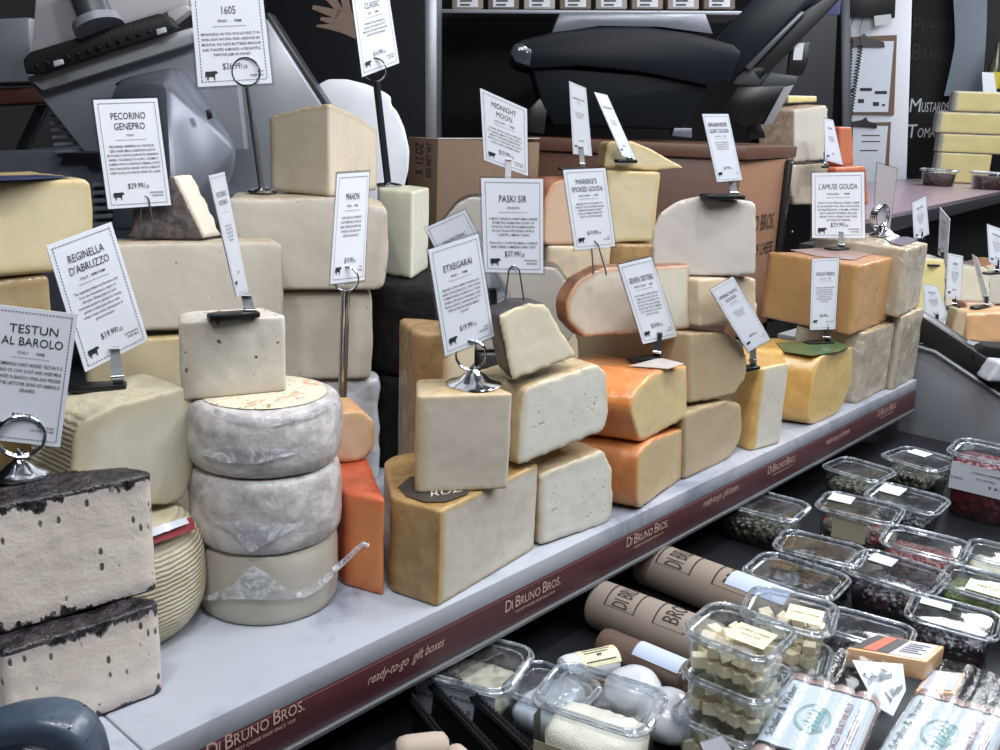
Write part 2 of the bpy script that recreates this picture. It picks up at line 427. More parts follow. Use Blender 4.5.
C_['green top'] = cheese_mat('golden gouda', 'd2b268', rim='d9b262', rind='d2a44c', rind2='c2923c', rimw=.009, mott=.05, wrap=.85, rindrough=.3, rbump=.05)
C_['wilde'] = cheese_mat('orange beige aged gouda', 'b98a4e', rim='a87844', rind='b87e48', rind2='a06a3a', rimw=.006, holes=.29, hscale=26, hsize=.15, mott=.07, wrap=.6)
C_['wrapped'] = cheese_mat('film wrapped beige block', 'b8a888', rim='a8946c', rind='b39c74', rind2='9d8862', rimw=.01, mott=.12, wrap=1.0)
C_['speck'] = cheese_mat('herb crusted cheese', 'd5c8a6', rim='b7a588', rind='6b5a56', rind2='3c3236', rimw=.004, mott=.05, wrap=.5, rbump=.9, rscale=85, soft=.004)
C_['grey rim'] = cheese_mat('grey beige cheese with dark rim', 'aaa193', rim='9d9384', rind='3d3836', rind2='2a2625', rimw=.004, mott=.04, wrap=.5)
C_['pale red'] = cheese_mat('salmon cheese with brown rind', 'd0a988', rim='c08a60', rind='a2653c', rind2='84492c', rimw=.01, mott=.05, wrap=.5)
C_['salmon'] = cheese_mat('salmon orange cheese', 'c7714a', rim='b8603c', rind='d06a44', rind2='b85a3c', rimw=.01, mott=.08, wrap=.4)
C_['mid yellow'] = cheese_mat('butter yellow cheese', 'd9cb80', rim='cdbd74', rind='bdb6a0', rind2='a49c88', rimw=.006, mott=.04, wrap=.35)
C_['white paste'] = cheese_mat('off white cheese', 'cdc5ac', rim='b7a888', rind='9c8468', rind2='7a6448', rimw=.01, mott=.04, wrap=.3)
def add_ribs(m, scale, amt):
    nt = m.node_tree; p = next(n for n in nt.nodes if n.type == 'BSDF_PRINCIPLED'); old = p.inputs['Normal'].links[0].from_socket
    w = nt.nodes.new('ShaderNodeTexWave'); w.bands_direction = 'Z'; w.inputs['Scale'].default_value = scale; w.inputs['Distortion'].default_value = 2.2; w.inputs['Detail Scale'].default_value = 1.5
    tc_ = nt.nodes.new('ShaderNodeTexCoord'); nt.links.new(tc_.outputs['Object'], w.inputs['Vector'])
    b = nt.nodes.new('ShaderNodeBump'); b.inputs['Strength'].default_value = amt; b.inputs['Distance'].default_value = .0025
    at = nt.nodes.new('ShaderNodeAttribute'); at.attribute_name = 'dc'
    mm = nt.nodes.new('ShaderNodeMath'); mm.operation = 'MULTIPLY'; mr = nt.nodes.new('ShaderNodeMath'); mr.operation = 'GREATER_THAN'; mr.inputs[1].default_value = .004
    nt.links.new(at.outputs['Fac'], mr.inputs[0]); nt.links.new(w.outputs['Fac'], mm.inputs[0]); nt.links.new(mr.outputs[0], mm.inputs[1])
    nt.links.new(mm.outputs[0], b.inputs['Height']); nt.links.new(old, b.inputs['Normal']); nt.links.new(b.outputs[0], p.inputs['Normal'])
add_ribs(C_['barrel'], 62, .55)
K = {}   # cheeses by short key, for what stands on them
def put(key, o): K[key] = o; return o
def h_at(o): return top_of(o)
# ---------------------------------------------------------------- foreground stacks
# two black-crusted wedges
A = onz(172, 690, HZ); B = onz(12, 752, HZ); d = (A-B).normalized(); nn = V((-d.y, d.x, 0))
zt = ztop(A.x, A.y, 601)
put('t1', block([(B, .004, 'c'), (A, .012, 'r'), (A+nn*.035-d*.02, .01, 'c'), (B+nn*.09-d*.02, .01, 'c')], HZ, zt,
    'cheese_wedge', 'white wedge with black crust under its twin, nearest the marble edge', C_['testun'], amp=.0016, vox=.003, rough2=(60, .0035)))
zt = top_of(K['t1'])-.002
A = onz(166, 589, zt); B = onz(-12, 640, zt); d = (A-B).normalized(); nn = V((-d.y, d.x, 0))
zu = ztop(A.x, A.y, 473)
put('t2', block([(B, .004, 'c'), (A, .012, 'r'), (A+nn*.035-d*.02, .01, 'c'), (B+nn*.085+d*.0, .01, 'c')], zt, zu,
    'cheese_wedge', 'white wedge with wet black crust carrying a chrome ring stand', C_['testun'], amp=.0016, vox=.003, rough2=(60, .0035)))
# basket-ribbed barrel and the half wheel on it
def ribbed(prof, cx, cy, half=None, n=72):
    b = bmesh.new(); rings = []
    for j, (r, z) in enumerate(prof):
        ring = []
        for k in range(n):
            a = 2*math.pi*k/n
            rr = r
            ring.append(b.verts.new((cx+rr*math.cos(a), cy+rr*math.sin(a), z)))
        rings.append(ring)
    for A_, B_ in zip(rings, rings[1:]):
        for k in range(n): b.faces.new((A_[k], A_[(k+1) % n], B_[(k+1) % n], B_[k]))
    b.faces.new(rings[0][::-1]); b.faces.new(rings[-1]); return b
bc = ony(122, 640, .222); br = .094
z1 = ztop(bc.x, bc.y-.035, 523)
prof = []
for i in range(41):
    u = i/40; z = HZ+(z1-HZ)*u; s = abs(2*u-1)
    prof.append((br*(1-.30*s**3.2), z))
bar = put('barrel', cheese(ribbed(prof, bc.x, bc.y), 'cheese_round', 'yellow basket-ribbed barrel cheese standing behind the black-crusted wedges', C_['barrel'], vox=.0022, amp=.0004, smooth=0))
zb = top_of(bar)
pl = PL((bc.x, bc.y-.035), 4)
put('half', slab([(70, 522, .012), (186, 522, .022), (197, 470, .02), (194, 385, .014), (120, 404, .03), (76, 425, .03)], pl, .085, 'cheese_half_round',
    'pale yellow half wheel cut open, on the ribbed barrel cheese', C_['barrel'], z0=zb, caps=('c', 'r'), vox=.0028))
# stack of three tommes
tf = onz(270, 629, HZ); dv = (tf-CAM); dv.z = 0; dv.normalize(); R0 = .0845
tc = tf+dv*R0
def tomme(z0, z1, r, bulge, c=None):
    b = bmesh.new(); n = 96; rings = []; h = z1-z0; c = c or tc
    for i in range(13):
        a = i/12*math.pi; s = math.sin(a)
        z = z0+h/2-h/2*math.copysign(abs(math.cos(a))**.55, math.cos(a)); rr = r-bulge*(1-s**.8)
        rings.append([b.verts.new((c.x+rr*math.cos(2*math.pi*k/n), c.y+rr*math.sin(2*math.pi*k/n), z)) for k in range(n)])
    for A_, B_ in zip(rings, rings[1:]):
        for k in range(n): b.faces.new((A_[k], A_[(k+1) % n], B_[(k+1) % n], B_[k]))
    b.faces.new(rings[0][::-1]); b.faces.new(rings[-1]); return b
za = ztop(tf.x, tf.y, 558); zb = ztop(tf.x, tf.y, 482); zc = ztop(tf.x, tf.y, 414)
put('w1', cheese(tomme(HZ, za, R0-.002, .006), 'cheese_round', 'smooth cream wheel with torn film, bottom of the three stacked wheels', C_['tommetop'], amp=.0006))
put('w2', cheese(tomme(za, zb, R0+.003, .012), 'cheese_round', 'grey mottled wheel, middle of the three stacked wheels', C_['tomme'], amp=.0018, freq=26))
put('w3', cheese(tomme(zb, zc, R0+.004, .016), 'cheese_round', 'grey mottled wheel topmost of the three stacked wheels, printed paper on top', C_['tomme'], amp=.0018, freq=26))
zw = top_of(K['w3'])
# printed paper disc on the top wheel
m = MB(); m.lathe([(.0, 0), (.068, 0), (.0705, .0006), (.068, .0012), (0, .0013)], (tc.x, tc.y, zw-.0006), 48, cap=False)
t = NT('printed paper'); sp = t.n('ShaderNodeTexVoronoi'); sp.inputs['Scale'].default_value = 55; t.set(sp, 'Vector', t.obj())
cc = t.mix(t.ramp(t.noise(26, 3, .6, 1.5), .56, .6), lin('d8d2ba'), lin('c9a58a')); cc = t.mix(t.ramp(t.noise(60, 3, .7, 2), .6, .64), cc, lin('8a8064')); t.pbsdf(cc, .5)
m.build('paper_label', t.m, K['w3'])
K['w3']['label'] = 'grey mottled wheel topmost of the three stacked wheels, printed paper on top'
# wedge on top of the tommes
zw += .0008
A = onz(182, 401, zw); B = onz(288, 391, zw); d = (B-A).normalized(); nn = V((-d.y, d.x, 0))
zt = ztop(A.x, A.y, 322)
put('pw', block([(A, .006, 'c'), (B, .004, 'c'), (B+nn*.055-d*.012, .006, 'c'), (A+nn*.06+d*.01, .03, 'r')], zw, zt, 'cheese_wedge',
    'crumbly cream wedge with small dark pits on the stacked grey wheels', C_['pecwedge'], top='c', amp=.0014, vox=.0026))
# ---------------------------------------------------------------- orange and peach piece behind the tommes
zo = HZ
A = onz(345, 586, HZ); B = onz(385, 597, HZ)
zt = ztop(B.x, B.y, 500)
put('ow', block([(A, .006, 'c'), (B, .004, 'c'), (B+V((.125, .20, 0)), .02, 'r'), (A+V((.05, .21, 0)), .02, 'r')], HZ, zt, 'cheese_wedge',
    'orange film-wrapped wedge on the marble beside the stacked wheels', C_['orange wax']))
zt = top_of(K['ow'])
pc = PL(((A.x+B.x)/2+.05, (A.y+B.y)/2+.10), -25)
put('pe', slab([(330, 489, .02), (366, 485, .02), (375, 465, .02), (375, 428, .018), (362, 412, .012), (330, 412, .02)], pc, .07, 'cheese_piece',
    'rounded peach piece standing on the orange wedge', C_['peach'], z0=zt))
# ---------------------------------------------------------------- big block with dark printed label, and the pieces above
A = onz(437, 608, HZ); B = onz(535, 549, HZ); L = onz(390, 592, HZ)
zt = ztop(A.x, A.y, 511)
put('ab', block([(L, .02, 'r'), (A, .006, 'c'), (B, .006, 'c'), (B+V((.0, .10, 0)), .01, 'c'), (L+V((.09, .12, 0)), .05, 'r')], HZ, zt, 'cheese_block',
    'big film-wrapped block with amber rind and dark printed top, on the marble', C_['amber block'], vox=.003))
zt = top_of(K['ab'])
A = onz(415, 494, zt); B = onz(510, 489, zt); d = (B-A).normalized(); nn = V((-d.y, d.x, 0))
zu = ztop(A.x, A.y, 396)
put('pd', block([(A, .006, 'c'), (B, .004, 'c'), (B+nn*.075-d*.03, .01, 'c'), (A+nn*.075+d*.01, .012, 'r')], zt, zu, 'cheese_wedge',
    'smooth pale wedge on the big amber block, chrome ring stand on top', C_['pale wedge'], vox=.0028))
# holey pair
pl = pl2((537, 549), (614, 521), HZ)
put('h1', slab([(540, 549, .006), (612, 524, .014), (614, 470, .012), (604, 450, .012), (540, 474, .008)], pl, .10, 'cheese_piece',
    'white cheese full of small eyes, on the marble under its twin', C_['holey'], z0=HZ))
zt = top_of(K['h1'])-.006
plu = pl.shift(-.006)
put('h2', slab([(517, 467, .008), (605, 431, .016), (610, 412, .02), (607, 372, .012), (598, 364, .012), (524, 388, .012)], plu, .10, 'cheese_piece',
    'white cheese full of small eyes, tan rind, resting on its twin', C_['holey'], z0=None))
K['h2top'] = top_of(K['h2'])
# tilted creamy wedge with dark coat
pl = plu.shift(.003)
put('ex', slab([(512, 389, .003), (578, 363, .004), (546, 304, .008), (526, 303, .01), (498, 316, .006, 'r')], pl, .055, 'cheese_wedge',
    'creamy yellow wedge with black coat leaning on the holey cheese', C_['etx'], caps=('c', 'r'), z0=K['h2top']-.001, yaw=('ray', 24), scale2=.95))
# rinded cheese behind the pale wedge
pl = PL(onz(440, 560, HZ)+V((.02, .17, 0)), -30)
zb = HZ
q1 = pl.at(410, 440); q2 = pl.at(444, 440)
put('br', block([(pl.at(414, 440), .02, 'r'), (pl.at(442, 440), .006, 'c'), (pl.at(442, 440)+V((.09, .02, 0)), .006, 'c'), (pl.at(414, 440)+V((.06, .11, 0)), .02, 'r')], HZ, ztop(q2.x, q2.y, 333), 'cheese_wedge',
    'tall wedge with brown rind standing behind the pale wedge', C_['brown rind']))

# printed label on the amber block, plastic on the wheels, paper on other cheeses
def top_patch(key, pts, name, mat, label=None, dz=.0006, th=.0006):
    z = top_of(K[key]); m = MB(); m.prism([onz(x, y, z+dz) for x, y in pts], (0, 0, th)); o = m.build(name, mat, K[key], smooth=0)
    if label: o['label'] = label
    return o
o = top_patch('ab', [(398, 487), (410, 477), (440, 474), (474, 478), (468, 494), (446, 502), (424, 502), (406, 496)], 'printed_label', plain('dark printed label', '3a3431', .45, var=.08, coat=.5), 'dark brown printed label')
z = top_of(K['ab'])+.0016; e0, e1 = onz(414, 496, z), onz(466, 487, z); up_ = (onz(440, 480, z)-onz(440, 494, z)).normalized()

CLING = clear('crumpled cling film', 'f2f4f8', gloss=.22, rough=.15, haze=.62, bump=.9)
def on_cyl(px, py, c, r):
    d = ray(px, py); o = V((CAM.x-c.x, CAM.y-c.y)); dd = V((d.x, d.y))
    A = dd.dot(dd); Bq = 2*o.dot(dd); Cq = o.dot(o)-r*r; disc = Bq*Bq-4*A*Cq
    k = (-Bq-math.sqrt(disc))/(2*A) if disc > 0 else -Bq/(2*A)
    return CAM+d*k
def film(key, up, lo, c, r, name, label):
    m = MB(); N = 40; rows = []
    def at_(L, t):
        f = t*(len(L)-1); i = min(int(f), len(L)-2); u = f-i; return (L[i][0]*(1-u)+L[i+1][0]*u, L[i][1]*(1-u)+L[i+1][1]*u)
    for i in range(N+1):
        a, b = at_(up, i/N), at_(lo, i/N); row = []
        for j in range(6):
            u = j/5; x, y = a[0]*(1-u)+b[0]*u, a[1]*(1-u)+b[1]*u
            row.append(m.b.verts.new(on_cyl(x, y, c, r+.0022+.0022*abs(noise.noise(V((x*.09, y*.13, 1)))))))
        rows.append(row)
    for A, Bq in zip(rows, rows[1:]):
        for j in range(5): m.b.faces.new((A[j], A[j+1], Bq[j+1], Bq[j]))
    o = m.build(name, CLING, K[key], smooth=180); o['label'] = label
def_bar = top_of(K['barrel'])
film('w1', [(203, 597), (232, 586), (246, 570), (254, 566), (268, 574), (284, 588), (300, 591), (318, 580), (334, 567)], [(203, 601), (232, 599), (252, 599), (262, 600), (276, 600), (292, 599), (306, 597), (322, 588), (336, 574)], tc, R0, 'torn_film', 'torn white cling film')
m = MB(); pl_ = PL(on_cyl(334, 570, tc, R0+.003), -30); Pq = [pl_.at(*q) for q in ((334, 570), (346, 560), (356, 550), (364, 543), (368, 546))]
m.tube(Pq, [.004, .0035, .003, .0028, .0035], 10); m.build('film_tail', CLING, K['w1'])
film('w2', [(214, 520), (240, 521), (262, 522), (296, 524)], [(214, 523), (232, 532), (250, 553), (296, 528)], tc, R0+.003, 'film_fold', 'white cling film fold')
film('w3', [(200, 451), (226, 446), (262, 448), (300, 450)], [(200, 454), (226, 463), (256, 464), (300, 453)], tc, R0+.004, 'film_fold', 'white cling film fold')
film('w3', [(214, 408), (240, 417), (275, 419), (310, 411), (336, 398)], [(214, 414), (240, 424), (275, 426), (310, 418), (336, 405)], tc, R0+.002, 'film_fold', 'white cling film fold')

I = None
def _ab_ink():
    global I
    I = Ink(lambda u, v: e0+(e1-e0)*u-up_*(v*(e1-e0).length)); I.text('RUZ', .62, .16, .24, .6, 1.0, res=2); I.build('printed_text', plain('pale label lettering', 'c9c2b8', .5), K['ab'])

def band(key, up, lo, c, r, name, mat, label):
    m = MB(); N = 16; A = [m.b.verts.new(on_cyl(up[0][0]+(up[1][0]-up[0][0])*i/N, up[0][1]+(up[1][1]-up[0][1])*i/N, c, r)) for i in range(N+1)]
    Bv = [m.b.verts.new(on_cyl(lo[0][0]+(lo[1][0]-lo[0][0])*i/N, lo[0][1]+(lo[1][1]-lo[0][1])*i/N, c, r+.006)) for i in range(N+1)]
    for i in range(N): m.b.faces.new((A[i], A[i+1], Bv[i+1], Bv[i]))
    o = m.build(name, mat, K[key], smooth=180); o['label'] = label
band('barrel', ((146, 531), (192, 517)), ((146, 546), (196, 529)), bc, br*.90, 'red_band', plain('red label band', 'a03a42', .4, coat=.5), 'red paper band')
band('barrel', ((146, 530), (186, 517)), ((146, 539), (189, 523)), bc, br*.905+.001, 'white_band', plain('white label band', 'c8ccd8', .4, coat=.5), 'white paper strip')
# ---------------------------------------------------------------- orange pair
pl = pl2((640, 511), (682, 479), HZ)
put('o1', slab([(636, 512, .03), (682, 479, .004), (684, 428, .004), (655, 438, .02), (638, 452, .03)], pl, .13, 'cheese_piece',
    'dull orange-rinded wedge on the marble under the glossy orange one', C_['orange dull'], z0=HZ, yaw=18))
zt = top_of(K['o1'])
pl = PL(onz(640, 444, zt), 6.5)
put('o2', slab([(640, 445, .03), (688, 418, .004), (687, 365, .004), (655, 372, .04), (626, 400, .045)], pl, .15, 'cheese_piece',
    'glossy bright orange film-wrapped wedge carrying a clip foot', C_['orange'], z0=zt, yaw=22, amp=.0012))
# taupe pair
pl = pl2((690, 478), (735, 456), HZ)
put('ta', slab([(684, 482, .004), (730, 460, .03), (743, 438, .04), (742, 404, .02), (726, 401, .02), (684, 414, .004)], pl, .15, 'cheese_half_round',
    'taupe half round with round end, on the marble beside the orange wedges', C_['taupe'], z0=HZ))
zt = top_of(K['ta'])
pl = PL(onz(690, 407, zt), -8)
put('tb', slab([(690, 408, .004), (735, 400, .03), (748, 378, .035), (745, 345, .03), (728, 333, .025), (690, 333, .004, 'c')], pl, .2, 'cheese_half_round',
    'taupe block with tan side, on the round-ended taupe piece', C_['taupe'], z0=zt, yaw=15))
zt = top_of(K['tb'])
P0 = onz(690, 334, zt)
Pl = onz(584, 347, zt); pl = PL(Pl, math.degrees(math.atan2(P0.y-Pl.y-.004, P0.x-Pl.x))).shift(.03)
put('bc', slab([(584, 347, .022), (690, 338, .004), (690, 265, .006), (604, 267, .035), (580, 280, .03), (566, 303, .03), (567, 328, .025)], pl, .03, 'cheese_piece',
    'cream slab with red-brown rind and bluish paper on its top edge', C_['brown cream'], z0=zt))
pl = PL(P0+V((.028, .004, 0)), -14)
put('bd', slab([(699, 334, .004), (757, 331, .004), (757, 279, .008), (748, 277, .004), (699, 279, .004)], pl, .12, 'cheese_block',
    'beige block under the white round-shouldered cheese', C_['beige dot'], z0=zt, yaw=10))
zt = top_of(K['bd'])
pl = PL(onz(720, 277, zt), -40)
put('wg', slab([(657, 277, .02), (756, 277, .008), (756, 202, .012), (700, 197, .02), (676, 202, .03), (659, 214, .03), (652, 232, .03), (652, 262, .02)], pl, .1, 'cheese_half_round',
    'white half round with rounded shoulder on the beige block', C_['white grey'], z0=zt, yaw='ray', scale2=.9))
# small truffle wedge
A = onz(750, 452, HZ); B = onz(782, 443, HZ); L = onz(733, 445, HZ)
zt = ztop(A.x, A.y, 369)
put('tr', block([(L, .008, 'r'), (A, .012, 'c'), (B, .02, 'r'), (B+V((.035, .08, 0)), .01, 'r'), (L+V((.06, .10, 0)), .01, 'r')], HZ, zt, 'cheese_wedge',
    'narrow cream wedge with dark flecks and golden rind on the marble', C_['truffle'], vox=.003))
# green topped gouda
pl = pl2((808, 427), (838, 414), HZ)
put('gt', slab([(806, 428, .04), (838, 414, .03), (852, 385, .02), (853, 346, .01), (816, 357, .05)], pl, .16, 'cheese_piece',
    'golden gouda wedge with green paper on top', C_['green top'], z0=HZ, yaw=22))
# wrapped beige blocks at the far end
A = onz(856, 404, HZ); B = onz(887, 389, HZ)
zt = ztop(A.x, A.y, 333)
put('wb', block([(A, .01, 'c'), (B, .015, 'c'), (B+V((-.01, .11, 0)), .01, 'c'), (A+V((-.05, .14, 0)), .01, 'c')], HZ, zt, 'cheese_block',
    'crinkle-wrapped beige block under the orange beige block', C_['wrapped'], vox=.004, amp=.002, freq=30))
zt2 = zt
A2 = onz(892, 391, HZ); B2 = onz(914, 378, HZ)
put('wc', block([(A2, .008, 'c'), (B2, .008, 'c'), (B2+V((.04, .16, 0)), .01, 'c'), (A2+V((.07, .17, 0)), .01, 'c')], HZ, ztop(A2.x, A2.y, 317), 'cheese_block',
    'crinkle-wrapped block at the far end of the marble, lower of two', C_['wrapped'], vox=.004, amp=.002, freq=30))
zt = top_of(K['wb'])
A = onz(850, 336, zt); B = onz(896, 317, zt); L = onz(757, 316, zt)
zu = ztop(A.x, A.y, 266)
put('wi', block([(L, .012, 'c'), (A, .008, 'c'), (B, .05, 'r'), (B+V((-.10, .09, 0)), .02, 'r')], zt, zu, 'cheese_block',
    'large orange beige block with a few eyes, clip foot on its top', C_['wilde'], vox=.004))
zt = top_of(K['wc'])
A = onz(898, 318, zt); B = onz(919, 306, zt)
zu = ztop(A.x, A.y, 250)
put('wd', block([(A, .006, 'c'), (B, .006, 'c'), (B+V((.10, .22, 0)), .01, 'c'), (A+V((.06, .24, 0)), .01, 'c')], zt, zu, 'cheese_block',
    'crinkle-wrapped block with purplish paper top carrying a ring stand', C_['wrapped'], vox=.0045, amp=.002, freq=30))
# ---------------------------------------------------------------- back row, from the near end
pl = PL(ony(45, 230, .29), 2)
o = put('b1', slab([(-60, 284, .004), (92, 270, .004), (95, 210, .02), (91, 178, .012), (-60, 182, .004)], pl, .12, 'cheese_block',
    'big pale yellow block with blue paper on top, behind the reading cards', C_['yellow'], vox=.004))
zb = bot_of(o)
p0 = pl.at(-60, 300); p1 = pl.at(53, 300); 
put('b1b', block([(p0, .004, 'c'), (p1, .01, 'c'), (p1+V((0, .1, 0)), .01, 'c'), (p0+V((0, .12, 0)), .01, 'c')], zb-.055, zb-.001, 'cheese_wedge',
    'tan film-wrapped piece right under the pale yellow block', C_['brownpaste'], vox=.004))
put('b1c', block([(p0, .02, 'r'), (p1+V((-.01, 0, 0)), .03, 'r'), (p1+V((-.01, .1, 0)), .03, 'r'), (p0+V((0, .12, 0)), .03, 'r')], HZ, zb-.056, 'cheese_block',
    'tall tan block hidden behind the lettered cards at the near end', C_['brownpaste'], vox=.005))
pl = PL(ony(275, 330, .365), -22)
o = put('b2', slab([(84, 333, .004), (284, 329, .006), (285, 290, .03), (283, 242, .012), (84, 243, .006)], pl, .05, 'cheese_block',
    'long ivory block with a dark crack behind the crumbly wedge', C_['ivory'], vox=.004))
zb = bot_of(o)
p0 = pl.at(86, 380); p1 = pl.at(284, 380)
put('b2b', block([(p0, .006, 'c'), (p1, .01, 'c'), (p1+pl.n*.05, .01, 'c'), (p0+pl.n*.05, .01, 'c')], HZ+.11, zb-.001, 'cheese_block',
    'pale yellow block under the long ivory block', C_['yellow'], vox=.004))
put('b2c', block([(p0, .006, 'c'), (p1, .01, 'c'), (p1+pl.n*.05, .01, 'c'), (p0+pl.n*.05, .01, 'c')], HZ, HZ+.109, 'cheese_block',
    'lowest block of the ivory stack, behind the ribbed barrel', C_['ivory2'], vox=.005))
zt = top_of(o)
pb = pl.shift(.015)
put('b3', slab([(127, 243, .004), (206, 243, .003, 'c'), (174, 173, .004), (134, 196, .02)], pb, .04, 'cheese_wedge',
    'film-wrapped wedge with dark herb crust on the long ivory block', C_['speck'], z0=zt, yaw=-66, caps=('r', 'r')))
pl = PL(ony(385, 290, .345), -36)
o5 = pl.at(372, 380)
zq = o5.z
o = put('b5', slab([(232, 381, .004), (371, 380, .006), (373, 345, .01), (372, 292, .01), (232, 290, .004)], pl.shift(.012), .1, 'cheese_block',
    'ivory block with rough edge, lower of the ivory pair behind the chrome rod', C_['ivory'], vox=.004, yaw='ray'))
z5 = bot_of(o)
zt = top_of(o)
o = put('b4', slab([(228, 293, .004), (384, 292, .018), (389, 250, .02), (387, 207, .012), (335, 198, .04), (228, 198, .004)], pl, .11, 'cheese_block',
    'ivory block with rough edge, upper of the ivory pair behind the chrome rod', C_['ivory'], z0=zt, vox=.004, yaw='ray'))
wq = pl.shift(.02)
p0 = wq.at(290, 450); p1 = wq.at(380, 450)
put('ws', block([(p0, .02, 'c'), (p1, .02, 'c'), (p1+pl.n*.06, .02, 'c'), (p0+pl.n*.06, .02, 'c')], HZ, z5-.001, 'cheese_block',
    'white-wrapped block under the ivory pair behind the stacked wheels', plain('white wrap', 'c9ccd3', .35, coat=.6), vox=.004, amp=.004, freq=30))
zt = top_of(K['b4'])
A = onz(330, 197, zt); L = onz(271, 191, zt); R_ = onz(377, 190, zt)
zu = ztop(A.x, A.y, 103)
def arch(c):
    if c.z > zt+.01:
        d = (V((c.x, c.y, 0))-V((A.x, A.y, 0))).length
        c = V((c.x, c.y, c.z-.36*d**1.35))
    return c
b6 = put('b6', block([(L, .004, 'c'), ((L+A)/2, 0, 'c'), (A, .003, 'c'), ((A+R_)/2, 0, 'c'), (R_, .004, 'r'), (R_+V((.01, .05, 0)), .02, 'r'), (L+V((.05, .07, 0)), .02, 'r')], zt, zu, 'cheese_wedge',
    'cream corner wedge with arched tan rind, top of the ivory stack', C_['ivory2'], warp=arch, vox=.003))
# black rounds
bf = onz(398, 476, HZ); dv = bf-CAM; dv.z = 0; dv.normalize(); Rb = .088; bcn = bf+dv*Rb+V((.025, .0, 0))
za = ztop(bf.x, bf.y, 381); zb = ztop(bf.x, bf.y, 289)
put('k1', cheese(tomme(HZ, za-.001, Rb, .012, bcn), 'cheese_round', 'black waxed round, lower of the two black rounds', C_['black'], amp=.002, freq=40))
put('k2', cheese(tomme(za, zb, Rb, .012, bcn), 'cheese_round', 'black waxed round, upper of the two black rounds', C_['black'], amp=.002, freq=40))
zt = top_of(K['k2'])
A = onz(412, 279, zt); L = onz(378, 273, zt); R_ = onz(428, 268, zt)
put('gw', block([(L, .004, 'c'), (A, .004, 'c'), (R_, .004, 'c'), (R_+V((.0, .05, 0)), .004, 'c'), (L+V((.05, .06, 0)), .004, 'c')], zt, ztop(A.x, A.y, 192), 'cheese_piece',
    'greenish white squared piece on the black rounds', C_['green white'], vox=.003))
# grey pieces with a dark rim
pl = PL(ony(545, 330, .33), -34)
p0 = pl.at(476, 400); p1 = pl.at(570, 400)
o = put('gr', slab([(474, 352, .01), (573, 345, .03), (573, 290, .04), (556, 266, .03), (474, 264, .01)], pl, .07, 'cheese_half_round',
    'grey half round with dark rim behind the tilted creamy wedge', C_['grey rim'], vox=.004, yaw='ray'))
zb = bot_of(o)
put('grb', block([(p0, .01, 'r'), (p1, .01, 'r'), (p1+pl.n*.06, .01, 'r'), (p0+pl.n*.06, .01, 'r')], HZ, zb-.001, 'cheese_block',
    'grey block standing under the grey half round with dark rim', C_['grey rim'], vox=.005))
pl = PL(ony(460, 230, .52), -38)
o = put('gs', slab([(434, 262, .004), (500, 262, .004), (500, 196, .01), (462, 196, .06), (434, 232, .03)], pl, .08, 'cheese_half_round',
    'grey half round with dark rim behind the lettered cards by the cardboard box', C_['grey rim'], vox=.004, yaw='ray'))
zb = bot_of(o)
p0 = pl.at(448, 300); p1 = pl.at(500, 300)
put('gsb', block([(p0, .01, 'r'), (p1, .01, 'r'), (p1+pl.n*.08, .01, 'r'), (p0+pl.n*.08, .01, 'r')], HZ, zb-.001, 'cheese_block',
    'tall dark-rimmed block behind the tilted lettered cards', C_['grey rim'], vox=.005))
# peach and cream pieces in front of the wooden box
pl = PL(ony(600, 250, .43), -32)
p0 = pl.at(545, 300); p1 = pl.at(608, 300); p2 = pl.at(662, 300); nz = pl.n*.09
zl = pl.at(600, 246).z
put('pl', block([(p0, .01, 'r'), (p1, .004, 'c'), (p1+nz, .004, 'c'), (p0+nz, .01, 'r')], HZ, zl, 'cheese_block',
    'beige block under the salmon coloured half round', C_['beige dot'], vox=.005))
put('pm', block([(p1+pl.u*.004, .03, 'r'), (p2, .004, 'c'), (p2+nz, .004, 'c'), (p1+pl.u*.004+nz, .01, 'r')], HZ, zl+.004, 'cheese_block',
    'golden-rinded block under the cream block with the pale slab', C_['brown rind'], vox=.005))
put('pn', slab([(541, 247, .02), (601, 246, .01), (604, 184, .02), (592, 178, .02), (555, 180, .03), (545, 200, .03)], pl.shift(.004), .08, 'cheese_half_round',
    'salmon coloured half round with red and white paper on its top', C_['pale red'], z0=zl, vox=.004, yaw=20))
o = put('po', slab([(606, 238, .01), (655, 236, .006), (661, 172, .006), (606, 170, .006)], pl.shift(.008), .08, 'cheese_block',
    'cream block carrying a pale thin slab, in front of the wooden box', C_['yellow'], z0=zl+.004, vox=.004))
zt = top_of(o)
put('pq', slab([(604, 170, .004), (655, 173, .002), (685, 170, .002), (652, 150, .02), (632, 141, .015), (607, 142, .012)], pl.shift(.02), .045, 'cheese_wedge',
    'thin pale wedge lying on the cream block, its point sticking out', C_['yellow'], z0=zt, vox=.003))
